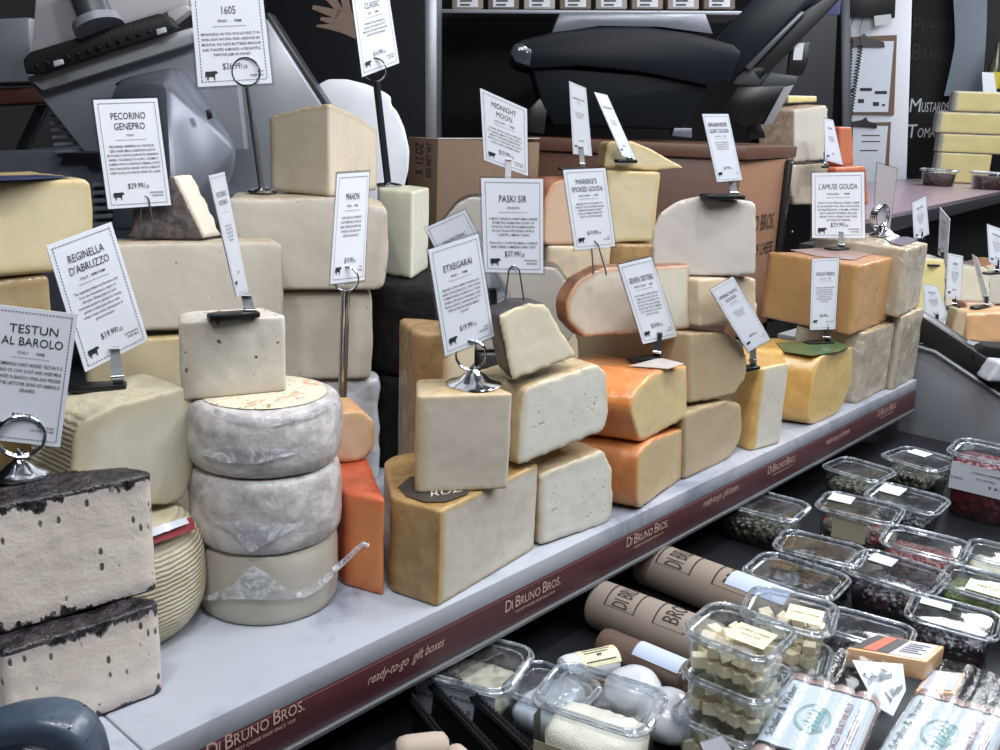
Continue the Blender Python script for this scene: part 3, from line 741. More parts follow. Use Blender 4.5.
# behind the wooden box
CZ = 1.31
pl = PL(ony(800, 200, .80), -12)
o = put('ra', slab([(792, 222, .004), (830, 220, .004), (829, 163, .004), (786, 166, .004)], pl, .09, 'cheese_block',
    'film-wrapped beige block under the off white block, beyond the wooden box', C_['wrapped'], z0=CZ+.0005, vox=.006))
zt = top_of(o)
o = put('rb', slab([(794, 164, .004), (828, 161, .004), (828, 105, .006), (794, 110, .006)], pl, .13, 'cheese_block',
    'off white block with brown rind, beyond the wooden box', C_['white paste'], z0=zt, yaw=40, vox=.005))
zt = top_of(o)
put('rc', slab([(788, 106, .003), (817, 104, .003), (817, 96, .003), (788, 96, .003)], pl.shift(.04), .05, 'cheese_piece',
    'small yellow piece on the off white block beyond the wooden box', C_['mid yellow'], z0=zt, vox=.004))
pl = PL(ony(850, 170, .72), -10)
o = put('rd', slab([(836, 215, .004), (868, 215, .004), (866, 166, .006), (836, 168, .006)], pl, .1, 'cheese_block',
    'salmon orange block behind the broad white card', C_['salmon'], z0=CZ+.0005, vox=.006))
zt = top_of(o)
put('re', slab([(839, 167, .004), (854, 166, .004), (852, 127, .006), (840, 127, .006)], pl.shift(.02), .06, 'cheese_wedge',
    'upright salmon orange wedge on the salmon orange block', C_['salmon'], z0=zt, vox=.004))

def top_paper(key, pts, name, mat, label, th=.0008):
    return top_patch(key, pts, name, mat, label, .0005, th)
top_paper('gt', [(776, 343), (832, 340), (850, 347), (838, 352), (812, 356), (785, 352)], 'green_paper', plain('green paper', '4f6b46', .3, var=.25, scale=40, coat=.8), 'green paper label')
top_paper('wd', [(884, 237.5), (908, 237), (918, 240), (902, 246), (892, 243)], 'purple_paper', plain('purplish paper', '8d8396', .35, var=.2, scale=30, coat=.8), 'purplish paper label')
top_paper('wi', [(790, 250), (845, 247), (880, 252), (852, 260), (815, 256)], 'red_paper', plain('reddish paper', 'a08078', .35, var=.3, scale=30, coat=.8), 'pale red printed paper')
top_paper('o2', [(630, 366), (660, 358), (684, 364), (668, 369)], 'white_paper', plain('white wrapper paper', 'cfc8c4', .35, var=.12, scale=30, coat=.8), 'white paper on the orange rind')
top_paper('b1', [(-30, 177), (40, 175.5), (70, 177), (20, 180), (-30, 181)], 'blue_paper', plain('blue paper', '3f4a72', .35, var=.4, scale=25, coat=.8), 'blue paper label')
# ---------------------------------------------------------------- lettering
_tc = {}
def glyphs(s, res=1, bold=0):
    res = max(2, res)
    k = (s, res, bold)
    if k in _tc: return _tc[k]
    cu = bpy.data.curves.new('t', 'FONT'); cu.body = s; cu.size = 1; cu.resolution_u = res; cu.offset = bold; cu.align_x = 'LEFT'
    ob = bpy.data.objects.new('t', cu); col.objects.link(ob)
    me = bpy.data.meshes.new_from_object(ob.evaluated_get(bpy.context.evaluated_depsgraph_get()))
    vs = [(v.co.x, v.co.y) for v in me.vertices]; fs = [list(p.vertices) for p in me.polygons]
    bpy.data.objects.remove(ob); bpy.data.meshes.remove(me); bpy.data.curves.remove(cu)
    if vs:
        lo = min(v[0] for v in vs); hi = max(v[0] for v in vs)
        vs = [(x-lo, y) for x, y in vs]; w = hi-lo
    else: w = 0
    _tc[k] = (vs, fs, w); return _tc[k]
class Ink:
    """flat print in (u, v) units on a card, mapped onto the card by f(u, v)"""
    def __init__(s, f, bold=0): s.f = f; s.v = []; s.F = []; s.bold = bold
    def text(s, t, u, v, cap, maxw=None, xs=.85, align='c', res=1, shear=0.0):
        vs, fs, w = glyphs(t, res, s.bold)
        if not vs: return s
        k = cap/.70; sx = k*xs
        if maxw and w*sx > maxw: sx = maxw/w
        off = {'c': -w*sx/2, 'l': 0, 'r': -w*sx}[align]
        b = len(s.v)
        for x, y in vs: s.v.append(s.f(u+off+x*sx+shear*y*k, v-y*k))
        s.F += [[b+i for i in f] for f in fs]; return s
    def poly(s, pts):
        b = len(s.v); s.v += [s.f(*p) for p in pts]; s.F.append(list(range(b, b+len(pts)))); return s
    def rect(s, u0, v0, u1, v1): return s.poly([(u0, v0), (u1, v0), (u1, v1), (u0, v1)])
    def build(s, name, mat, parent):
        me = bpy.data.meshes.new(name); me.from_pydata([tuple(p) for p in s.v], [], s.F)
        return link(name, me, parent, mat)
INK = plain('black print', '22242a', .6, var=.02)
GREYINK = plain('grey print', '6a6d75', .6, var=.02)
CARD = plain('laminated white card', 'dde2ec', .3, var=.012, scale=8, coat=.3)
CARDBACK = plain('grey card back', '9c979b', .5, var=.03)
LAM = clear('lamination film', gloss=.25, rough=.1)
CHROME = plain('chrome', 'c9ccd2', .12, metal=1.0, var=.02)
SILVER = plain('silver clip', 'b9bdc6', .25, metal=.45, var=.03)
STEEL = plain('brushed steel', '8d9097', .32, metal=.9, var=.05)
BLACKP = plain('black plastic', '17181b', .35, var=.1)
COW = [(-.5, -.28), (-.42, -.36), (.22, -.36), (.30, -.44), (.36, -.36), (.5, -.34), (.56, -.2), (.5, -.12), (.36, -.12), (.30, .08), (.30, .42), (.20, .42), (.18, .14), (-.22, .12),
       (-.26, .42), (-.36, .42), (-.38, .1), (-.46, .02), (-.47, .22), (-.52, .2)]
def fit_ang(px4, q):
    best = None
    for a in range(-125, 62, 1):
        pl = PL(q, a); P = [pl.at(*p) for p in px4]
        if any((p-q).length > .19 for p in P): continue
        u = (P[1]-P[0]+P[2]-P[3])/2; v = (P[3]-P[0]+P[2]-P[1])/2
        r = u.length/v.length; c = u.normalized().dot(v.normalized())
        e = (math.log(r/.645))**2+c*c*1.2+.07*((a+20)/40)**2
        if best is None or e < best[0]: best = (e, a)
    return best[1] if best else -48
def sign(px4, q, label, title=(), sub='', body=(), price='', milk=('PASTEURIZED', 'COW MILK'), border='line', ang=None, res=1, back=False, cs=.105, bs=.036, group=None, minimal=False, lam=True, xs=.74):
    q = V(q)
    if ang is None: ang = fit_ang(px4, q)
    pl = PL(q, ang); P = [pl.at(*p) for p in px4]
    n = pl.n if pl.n.dot(CAM-sum(P, V())/4) > 0 else -pl.n
    if abs(n.dot((CAM-P[0]).normalized())) < .4: lam = False
    u = ((P[1]-P[0])+(P[2]-P[3]))/2; w = u.length; h = ((P[3]-P[0])+(P[2]-P[1])).length/2; H = h/w
    def f(a, b, e=.0012):
        b = b/H
        return P[0]*(1-a)*(1-b)+P[1]*a*(1-b)+P[2]*a*b+P[3]*(1-a)*b+n*e
    c = sum(P, V())/4
    root = thing('price_sign', label, 'price sign', (c.x, c.y, min(p.z for p in P)), group)
    m = MB(); m.prism([p+n*.0006 for p in P], -n*.0012); m.build('card', CARDBACK if back else CARD, root, smooth=0)
    if lam:
        e = .035; X = [f(-e, -e, 0), f(1+e, -e, 0), f(1+e, H+e, 0), f(-e, H+e, 0)]
        m = MB(); m.prism([p+n*.0004 for p in X], -n*.0008); m.build('clear_sleeve', LAM, root, smooth=0)
    if back: return root, pl, n
    I = Ink(f)
    y = .15*H if len(title) > 1 else .21*H
    for t in title: I.text(t, .5, y+cs*.5, cs, .74, xs, res=res); y += cs*1.5
    y += .0
    I.bold = .005
    if sub: I.text(sub, .5, y+.0, .036, .6, .95)
    y += .05
    if minimal: I.rect(.3, y, .7, y+.008)
    else:
        for k in range(22): I.rect(.27+k*.021, y, .27+k*.021+.013, y+.008)
    y = max(y+.10, .40*H)
    if body:
        sp = min(bs*1.9, (.72*H-y)/max(1, len(body)-1))
        for t in body: I.text(t, .5, y+.02, bs, .80, .85); y += sp
    I.bold = 0
    if price:
        a_, b_ = (price.split('/')+[''])[:2]; wa = min(.44, glyphs(a_, 3)[2]*.085/.70*.74)
        I.text(a_+('/' if b_ else ''), .50+wa/2, .80*H+.035, .085, .50, .74, align='r', res=3)
        if b_: I.text(b_, .51+wa/2, .80*H+.035, .05, .12, .8, align='l', res=2)
    I.poly([(.19+.16*a, .885*H+.15*b) for a, b in COW])
    I.bold = .006
    for i, t in enumerate(milk): I.text(t, .90, .875*H+i*.05, .028, .3, .9, align='r')
    I.build('printed_text', INK, root)
    J = Ink(f); a, b = .055, .055; t = .012
    if border == 'dot':
        nx = 22; d = (1-2*a)/nx
        for k in range(nx): J.rect(a+k*d, b, a+k*d+d*.55, b+t); J.rect(a+k*d, H-b-t, a+k*d+d*.55, H-b)
        ny = int(nx*H); d = (H-2*b)/ny
        for k in range(ny): J.rect(a, b+k*d, a+t, b+k*d+d*.55); J.rect(1-a-t, b+k*d, 1-a, b+k*d+d*.55)
    else:
        t = .007
        J.rect(a, b, 1-a, b+t); J.rect(a, H-b-t, 1-a, H-b); J.rect(a, b, a+t, H-b); J.rect(1-a-t, b, 1-a, H-b)
    J.build('border_line', INK if border == 'dot' else GREYINK, root)
    return root, pl, n
HG = 'sign holders on the cheeses'
def ring(m, c, r, n, t, k=28):
    a = n.cross(V((0, 0, 1))).normalized(); b = n.cross(a)
    m.tube([c+a*(r*math.cos(2*math.pi*i/k))+b*(r*math.sin(2*math.pi*i/k)) for i in range(k)], t, 8, closed=True)
def disc_prof(r): return [(.0, 0), (r, 0), (r*1.0, r*.06), (r*.93, r*.12), (r*.6, r*.22), (r*.38, r*.42), (r*.22, r*.5), (r*.16, r*.62), (.0, r*.64)]
def ring_stand(base, top, r, rb, label, n, bands=3, t=.0016, gap=.003):
    """chrome disc, short stem and a flat coil of rings; top is the coil's centre"""
    base = V(base); top = V(top); root = thing('sign_holder', label, 'sign holder', base, None)
    m = MB(); m.lathe(disc_prof(rb), base, 36, cap=False); m.build('base_disc', CHROME, root)
    m = MB(); m.tube([base+V((0, 0, rb*.5)), base*.5+top*.5+V((0, 0, rb*.2))-(top-base)*.0, top-V((0, 0, r*.98))], .0028, 10); m.build('stem', CHROME, root)
    m = MB()
    for k in range(bands): ring(m, top+n*(gap*(k-(bands-1)/2)), r, n, t)
    m.build('ring_coil', CHROME, root); return root
def rod_stand(base, foot_top, top, r, label, n, rod=.0045, disc=.024, mat=None):
    base = V(base); root = thing('sign_holder', label, 'sign holder', base, None)
    if disc:
        m = MB(); m.lathe([(0, 0), (disc, 0), (disc, .003), (disc*.8, .005), (.008, .007), (0, .007)], base, 32, cap=False); m.build('base_disc', CHROME, root)
    m = MB(); m.tube([base+V((0, 0, .002)), top-(top-base).normalized()*r], rod, 12); m.build('rod', mat or STEEL, root)
    m = MB()
    for k in (-1, 1): ring(m, V(top)+n*(.0022*k), r, n, .0014)
    m.build('ring_coil', CHROME, root); return root
def clip_holder(base, gtop, footdir, label, n, L=.06, wd=.02, metal=SILVER):
    """black foot lying on the cheese with a bent spring clip that grips the card at gtop"""
    base = V(base); root = thing('sign_holder', label, 'sign holder', base, None)
    a = V((math.cos(math.radians(footdir)), math.sin(math.radians(footdir)), 0)); b = V((-a.y, a.x, 0))
    m = MB(); h = .007
    m.prism([base-a*.008-b*wd*.5, base+a*L*.75-b*wd*.62, base+a*L-b*wd*.4, base+a*L+b*wd*.4, base+a*L*.75+b*wd*.62, base-a*.008+b*wd*.5], (0, 0, h), bev=.0022)
    m.build('foot', BLACKP, root)
    g = V(gtop); up = g-base; m = MB(); w2 = .0055
    s = n.cross(V((0, 0, 1))).normalized()
    path = [base+V((0, 0, h*.8)), base+up*.25+n*.006, base+up*.5+n*.004, base+up*.8+n*.0028, g+n*.0026, g+n*.006-up*.04]
    for p, q in zip(path, path[1:]):
        m.prism([p-s*w2, p+s*w2, q+s*w2, q-s*w2], -n*.0012)
    m.build('clip', metal, root, smooth=0)
    m = MB(); m.tube([base+up*.3-s*w2*1.2+n*.003, base+up*.3+s*w2*1.2+n*.003], .0035, 10)
    m.build('spring', CHROME, root); return root
def wire_loop(base, top, label, wd=.016, n=None):
    base = V(base); top = V(top); root = thing('sign_holder', label, 'sign holder', base, None)
    s = n.cross(V((0, 0, 1))).normalized(); up = (top-base); path = []
    for i in range(19):
        a = math.pi*i/18; path.append(base+up*.82+s*(wd*.32*math.cos(a))+up*(.18*math.sin(a)))
    path = [base+s*wd*.6]+path+[base-s*wd*.55]
    m = MB(); m.tube(path, .0011, 8); m.build('wire', STEEL, root)
    m = MB(); m.tube([base+s*wd*.6-up.normalized()*.0, base+s*wd*.6-V((0, 0, .004))], .0014, 8); m.tube([base-s*wd*.55, base-s*wd*.55-V((0, 0, .004))], .0014, 8); m.build('wire_end', STEEL, root)
    return root
def toward(p):
    d = CAM-V(p); d.z = 0; return d.normalized()
_ab_ink()
# ---------------------------------------------------------------- the cards
def zt(k): return top_of(K[k])
# 1 two-line title card over the black-crusted wedges
b = onz(20, 474, zt('t2')-.001); n = toward(b)
pl0 = PL(b, -48); top = pl0.at(21, 436)
ring_stand(b, top, .020, .026, 'chrome ring stand on the upper black-crusted wedge', n, 2, .0017, .006)
sign([(-6, 304), (78, 314), (60, 447), (-20, 438)], top, 'white card with largest lettering, over the black-crusted wedges', ('TESTUN', 'AL BAROLO'), 'ITALY   -   FIRM',
     ('COMBINING HARD HEADED TESTUN IS A', 'BLEND OF COW GOAT AND SHEEP MILK', 'SOAKED IN BAROLO WINE AND PRESSED', 'IN THE LEFTOVER SKINS OF NEBBIOLO', 'GRAPES'), '$39.99/LB', ('PASTEURIZED', 'COW, GOAT, SHEEP MILK'), 'dot', res=3, lam=False, ang=-25, cs=.115, bs=.047, xs=1.0)
# 2 tilted card in front of the long ivory block
b = onz(119, 389, zt('half')-.003); n = toward(b); pg = PL(b, -48)
clip_holder(b, pg.at(114, 346), 150, 'black foot with broad chrome clip on the pale yellow half round', n, .05, .02)
sign([(46, 246), (111, 222), (148, 340), (85, 372)], b+V((.0, .002, 0)), 'white card tilted to one side between the yellow block and the ivory block', ('REGINELLA', "D'ABRUZZO"), 'ITALY   SEMI-FIRM',
     ('The legendary Italian ox Pecorino milk', 'from the mountainous region of', 'Abruzzo. Sheep graze on lush', 'mountain pastures, giving the creamy,', 'golden a milky grass flavor with', 'unique sweet notes reminiscent of', 'grass and melon.'), '$19.99/LB', ('PASTEURIZED', 'SHEEP MILK'), 'dot', res=2, lam=False)
# 3
b = onz(147, 232, zt('b2')+.012); b = PL(PL(ony(275, 330, .365), -22).shift(.0).q, -22).at(147, 228); n = toward(b); tp = PL(b, -48).at(145, 196)
wire_loop(b, tp, 'thin wire loop stuck beside the herb-crusted wedge', .014, n)
sign([(93, 100), (157, 98), (171, 205), (108, 209)], tp, 'white card above the herb-crusted wedge, in front of the grey slicing machine', ('PECORINO', 'GENEPRO'), 'ITALY',
     ('PECORINO GENEPRO IS A PASTEUR-', 'IZED SHEEP MILK CHEESE ROLLED IN', 'BOTANICS, PARTICULAR WITH GENEPRO', 'HERBS. THE RESULT IS A DRY, CRUMBLY', 'CHEESE WITH A DISTINCT HERBAL NOTE', 'AND FANTASTIC SERVED WITH A BRIGHT', 'CRISP GLASS OF WHITE WINE OR LAGER'), '$29.99/LB', ('PASTEURIZED', 'SHEEP MILK'), 'line', res=2)
# 4
b = onz(262, 192, zt('b4')); n = toward(b); pg = PL(b, -48); tp = pg.at(246, 72)
rod_stand(b, None, tp, .0195, 'tall chrome rod stand on the upper ivory block', n, .0045, .022)
sign([(190, -9), (262, -12), (272, 83), (198, 87)], tp, 'white card with dashed border on the tall rod, cut off at the upper edge', ('1605',), 'SPAIN   -   FIRM',
     ('MANCHEGO AS YOU WOULD FIND IT IN', 'SPAIN, RAW NATURAL RIND, AGED FOR SIX', 'MONTHS, WE TASTE BUTTERED BRIOCHE', 'AND TOASTED ALMONDS. A DELIGHTFUL', 'PAIR FOR JAM OR HONEY'), '$26.99/LB', ('RAW', 'SHEEP MILK'), 'dot', res=2)
# 5
b = onz(251, 317, zt('pw')); n = toward(b); pg = PL(b, -48)
clip_holder(b, pg.at(246, 294), 165, 'black foot with chrome clip on the crumbly cream wedge', n, .047, .018)
sign([(208, 176), (224, 172), (248, 291), (236, 297)], b, 'narrow steeply turned card above the crumbly cream wedge', ('PECORINO', 'ROMANO'), 'IT',
     ('THIS IS A CLASSIC', 'SALTY PECORINO', 'FOR GRATING ON', 'PASTA, OR FOR', 'SNACKING'), '$19', ('', ''), 'line', cs=.12, bs=.045, ang=43)
# 6
b = onz(388, 186, zt('gw')); n = toward(b); pg = PL(b, -48); tp = pg.at(375, 70)
rod_stand(b, None, tp, .0185, 'dark rod stand on the greenish white piece', n, .006, .024, plain('dark steel rod', '3a3d45', .3, metal=.8))
sign([(350, -14), (386, -22), (399, 63), (362, 77)], tp, 'dashed-border card on the dark rod, in front of the black refrigerator', ('DOUBLE', 'CLASSIC'), 'USA   -   FIRM',
     ('THE MOUNTAIN CHEESE IS A', 'CLASSIC, RICH AND NUTTY. IT', 'MELTS BY COOKED DOWN AND', 'TASTED TOASTED BREAD'), '$14.99/LB', ('PASTEURIZED', 'COW MILK'), 'dot')
# 7
b = PL(ony(341, 385, .29), -48).at(338, 478); b.z = HZ; n = toward(b); tp = PL(b, -48).at(346, 279)
rod_stand(b, None, tp, .0165, 'chrome rod stand rising behind the three stacked wheels', n, .0062, .022, CHROME)
sign([(337, 174), (369, 172), (364, 280), (330, 284)], tp, 'white card on a chrome rod in front of the ivory pair', ('MAHON',), 'SPAIN   -   FIRM',
     ('TANGY AND SALTY FROM THE', 'ISLE OF MENORCA, THIS COW', 'MILK CHEESE IS BUTTERY WITH', 'A DISTINCT BITE AND NUTTY', 'HINTS OF ISLAND SPICE'), '$19.99/LB', ('RAW', 'COW MILK'), 'line')
# 8/9
b = onz(474, 385, zt('pd')); n = toward(b); pg = PL(b, -48); tp = pg.at(471, 355)
ring_stand(b, tp, .0185, .034, 'chrome ring stand with broad disc on the smooth pale wedge', n, 4, .0013, .0026)
sign([(428, 250), (478, 234), (494, 336), (445, 356)], tp, 'white card in the coiled ring above the smooth pale wedge', ('ETXEGARAI',), 'SPAIN   -   FIRM',
     ('SMOKED OVER CHERRY WOOD AND', 'AGED FOR SIX MONTHS, THIS COUSIN', 'OF MANCHEGO IS GREAT IN A TAPAS', 'SPREAD, OR SALAD OR BAKED OVER', 'PASTA. LIGHTLY SHARP AND NUTTY', 'WITH A PRONOUNCED SMOKY', 'FLAVOR.'), '$19.99/LB', ('RAW', 'SHEEP MILK'), 'line', res=2)
q8 = b+V((.06, .07, 0))
sign([(425, 228), (465, 210), (510, 296), (470, 318)], q8, 'tilted card half hidden behind the card in the coiled ring', ('DALMATINAC',), 'CROATIA   -   FIRM', (), '$32.99/LB', ('RAW', 'SHEEP MILK'), 'dot', cs=.085)
b8 = PL(q8, -48).at(494, 318); zz = top_of(K['br'])
clip_holder(V((b8.x, b8.y, b8.z)), PL(q8, -48).at(492, 288), 20, 'black clip behind the wire loop of the creamy wedge', toward(b8), .02, .016, plain('black clip', '202226', .3))
# 10
b = PL(plu.shift(.03).q, math.degrees(math.atan2(plu.u.y, plu.u.x))).at(515, 305); n = toward(b); tp = PL(b, -48).at(514, 266)
wire_loop(b, tp, 'thin wire loop stuck in the creamy yellow wedge', .022, n)
sign([(481, 178), (543, 179), (543, 273), (484, 272)], tp+V((.002, .002, 0)), 'upright white card on a wire loop above the creamy yellow wedge', ('PASKI SIR',), 'CROATIA',
     ("A MOST UNUSUAL SHEEP'S MILK CHEESE", 'FROM THE DALMATIAN COAST OF', 'CROATIA. PASKI SIR IS REMINISCENT', 'OF AN ITALIAN PECORINO WITH A', 'TOASTED, LEMONY TANG.', '', 'GRAN RIN. IT IS NOTED BEING A UNIQUE', 'ONE CHEESE IS AMAZING AND TASTY'), '$37.99/LB', ('PASTEURIZED', 'SHEEP MILK'), 'line', res=2)
# 11
b = onz(507, 196, zt('gs')); n = toward(b); pg = PL(b, -48)
clip_holder(b, pg.at(509, 158), 130, 'white clip on the dark-rimmed grey piece by the cardboard box', n, .03, .016, plain('white clip', 'c8cad0', .3))
sign([(480, 88), (527, 109), (528, 176), (484, 160)], b, 'dashed-border card turned away, in front of the cardboard box', ('MIDNIGHT', 'MOON'), 'HOLLAND   -   FIRM',
     ('A GOAT GOUDA AGED SIX MOONS', 'TO A DENSE, SMOOTH AND SLIGHTLY', 'GRAINY TEXTURE FROM PROTEIN', 'CRYSTALS. IT IS BUTTERY AND NUTTY', 'WITH A LONG CARAMEL FINISH'), '$29.99/LB', ('PASTEURIZED', 'GOAT MILK'), 'dot')
# 12, 13
b = onz(583, 171, zt('pn')+.002); n = toward(b); pg = PL(b, -48)
clip_holder(b, pg.at(581, 146), 150, 'chrome clip with dark foot on the salmon coloured half round', n, .06, .02)
sign([(569, 81), (586, 88), (592, 156), (573, 154)], b, 'narrow upright card turned sideways above the salmon coloured half round', ('MIMOLETTE',), 'FRANCE',
     ('BRIGHT ORANGE AND NUTTY', 'WITH HINTS OF CARAMEL', 'AND BUTTERSCOTCH, IT', 'IS FIRM AND FRUITY', 'A GREAT SNACK'), '$24.99', ('COW', 'MILK'), 'line', cs=.12)
b = PL(ony(600, 250, .43), -32).shift(.004).at(632, 163); n = toward(b); pg = PL(b, -48)
clip_holder(b, pg.at(622, 144), 160, 'chrome clip with dark foot on the thin pale wedge', n, .04, .018)
sign([(594, 92), (607, 95), (636, 160), (622, 156)], b, 'narrow leaning card above the thin pale wedge', ('OVERJARIGE',), 'NL',
     ('AGED GOUDA WITH', 'A LONG FINISH AND', 'CRUNCHY CRYSTALS,', 'CARAMEL AND', 'TOFFEE NOTES'), '$22.99', ('COW', 'MILK'), 'line', cs=.12)
# 14
b = PL(onz(599, 271, zt('bc')), -52).at(600, 272); n = toward(b); tp = PL(b, -48).at(594, 241)
wire_loop(b, tp, 'thin wire loop stuck in the red-brown rinded slab', .016, n)
sign([(563, 170), (605, 168), (615, 246), (575, 250)], tp, 'white card on a wire loop above the red-brown rinded slab', ("MARIEKE'S", 'SMOKED GOUDA'), 'WISCONSIN   -   FIRM',
     ('SMOKED WITH THE OLDEST OF', 'HICKORY THIS COW MILK GOUDA', 'FROM WISCONSIN IS A MUST', 'HAVE, AS IT MELTS MORE RICH', 'AND IS A CROWD PLEASER'), '$19.99/LB', ('RAW', 'COW MILK'), 'line')
# 15
b = onz(656, 360, zt('o2')-.004); n = toward(b); pg = PL(b, -48)
clip_holder(b, pg.at(659, 332), 155, 'black foot and dark clip on the glossy orange wedge', n, .05, .02, plain('dark clip', '4a4d54', .25, metal=.5))
sign([(618, 265), (651, 257), (677, 336), (643, 344)], b, 'dashed-border card leaning over the glossy orange wedge', ('SEVEN SISTERS',), 'PENNSYLVANIA   -   FIRM',
     ('THIS COW MILK CHEESE FROM THE', 'FARMS AT DOE RUN IS ONE FOR', 'EVERY DAY OF THE WEEK. WITH', 'NOTES OF FRUIT AND CARAMEL,', 'BRIGHT AND SWEET, IT REMINDS', 'US OF CHEDDAR AND GOUDA', 'AGED FOR A YEAR'), '$29.99/LB', ('RAW', 'COW MILK'), 'dot', ang=2)
# 16
b = onz(736, 199, zt('wg')-.001); n = toward(b); pg = PL(b, -48)
clip_holder(b, pg.at(731, 178), 150, 'black foot and chrome clip on the white round-shouldered cheese', n, .06, .03)
sign([(702, 114), (728, 114), (742, 180), (717, 182)], b, 'card over the white round-shouldered cheese, in front of the wooden box', ('BRABANDER', 'GOAT GOUDA'), 'HOLLAND   -   FIRM',
     ('SMOOTH AND DELICATE', 'WITH A SWEET, BUTTERY', 'CARAMEL, NUTTY AND', 'FRUITY, ONE OF THE'), '$27.99/LB', ('GOAT', 'MILK'), 'line', cs=.12)
# 17
b = onz(753, 369, zt('tr')); n = toward(b); pg = PL(b, -48)
clip_holder(b, pg.at(753, 337), 165, 'black foot and chrome clip on the narrow flecked wedge', n, .03, .02)
sign([(710, 290), (733, 277), (770, 340), (748, 352)], V((b.x, .010, b.z)), 'strongly tilted card beside the taupe block, over the narrow flecked wedge', ('MARIEKE TRUFFLE', 'GOUDA'), 'WISCONSIN',
     ('A LUXURIOUS GOUDA', 'MADE WITH BLACK', 'TRUFFLES. SILKY,', 'EARTHY AND RICH'), '$29.99/LB', ('RAW', 'COW MILK'), 'line', cs=.12, ang=0)
# 18
b = onz(828, 344, zt('gt')-.002); n = toward(b); pg = PL(b, -48)
clip_holder(b, pg.at(825, 320), 150, 'black foot and dark clip on the green paper of the golden gouda', n, .055, .022, plain('dark clip', '4a4d54', .25, metal=.5))
sign([(812, 259), (839, 258), (835, 329), (810, 330)], b, 'narrow card against the large orange beige block', ('WILDE WEIDE',), 'HOLLAND   -   FIRM',
     ('ORGANIC COW MILK GOUDA FROM', 'A SMALL ISLAND IN HOLLAND,', 'RICH, BUTTERY AND COMPLEX.', 'HINTS OF BUTTERSCOTCH AND', 'TROPICAL FRUIT, PERFECT', 'FOR SNACKING AND A GOOD', 'GLASS OF RED'), '$26.99/LB', ('RAW', 'COW MILK'), 'line', ang=-22)
# 19
b = onz(842, 250, zt('wi')-.001); n = toward(b); pg = PL(b, -48)
clip_holder(b, pg.at(841, 231), 165, 'black foot and bright clip on the large orange beige block', n, .05, .03)
sign([(812, 173), (864, 172), (865, 238), (812, 238)], b+V((.012, .012, 0)), 'broad upright card with thin border above the large orange beige block', ("L'AMUSE GOUDA",), 'HOLLAND   -   FIRM',
     ('THIS IS A TWO YEAR OLD GOUDA, CURED', 'IN AN HONEST WAY, RICH WITH NOTES', 'OF ROASTED NUTS, CARAMEL, WHISKY,', 'SALTY AND BITTERSWEET, BIG AND', 'BRIGHT WITH A FINISH THAT GOES', 'ON AND ON FOREVER'), '$29.99/LB', ('PASTEURIZED', 'COW MILK'), 'line')
# 20
b = onz(884, 236, zt('wd')); n = toward(b); tp = PL(b, -48).at(880, 216); nv = PL(b, -12).n
ring_stand(b, tp, .027, .036, 'chrome ring stand on the purplish paper at the far end of the shelf', nv, 3, .003, .006)
sign([(877, 163), (897, 169), (889, 235), (873, 228)], tp, 'grey back of a card standing in the far ring stand', back=True, ang=-14)
# card beyond the wooden box
b = PL(ony(826, 165, .70), -20).at(826, 168); n = toward(b)
clip_holder(b, PL(b, -48).at(825, 152), 170, 'chrome clip between the off white and the salmon blocks', n, .02, .016)
sign([(824, 118), (833, 120), (843, 165), (825, 160)], b, 'small card between the off white block and the salmon wedge', ('GRANA',), 'IT', ('AGED COW MILK', 'FROM THE PO VALLEY', 'NUTTY AND BRIGHT', 'FOR GRATING'), '$18', ('', ''), 'line')
# ---------------------------------------------------------------- lettering on the red strip
GOLD = plain('pale strip lettering', 'c9a99b', .5, var=.02)
GO = [('ready-to-go  gift boxes', 0, .004, .0125, .35, .72)]
def strip_word(px, py, lines, name, label):
    p = ony(px, py, -.003)
    I = Ink(lambda u, v: V((p.x+u, -.0028, p.z-v)))
    for t, du, dv, cap, shear, xs in lines: I.text(t, du, dv, cap, None, xs, 'c', 3, shear)
    o = I.build(name, GOLD, shelf); o['label'] = label
def smallcaps(words, big, small, xs, gap, space):
    out, x = [], 0
    for w in words:
        for i, part in enumerate((w[0], w[1:])):
            if not part: continue
            cap = big if i == 0 else small; wd = glyphs(part, 3)[2]*cap/.70*xs
            out.append([part, x+wd/2, .003, cap, 0, xs]); x += wd+gap
        x += space-gap
    x -= space
    for o in out: o[1] -= x/2
    return [tuple(o) for o in out]
BR = smallcaps(('DI', 'BRUNO', 'BROS.'), .0165, .0125, .8, .0012, .0055)+[('THE BEST CHEESE SHOP SINCE 1939', .004, .0115, .0040, 0, .9)]
for i, (x, y) in enumerate(((258, 731), (534, 596), (648, 535), (782, 466), (887, 411))):
    strip_word(x, y, BR, 'shop_lettering', 'pale spaced capitals on the red strip')
for i, (x, y) in enumerate(((407, 662), (721, 496), (838, 437))):
    strip_word(x, y, GO, 'script_lettering', 'pale slanted handwriting on the red strip')
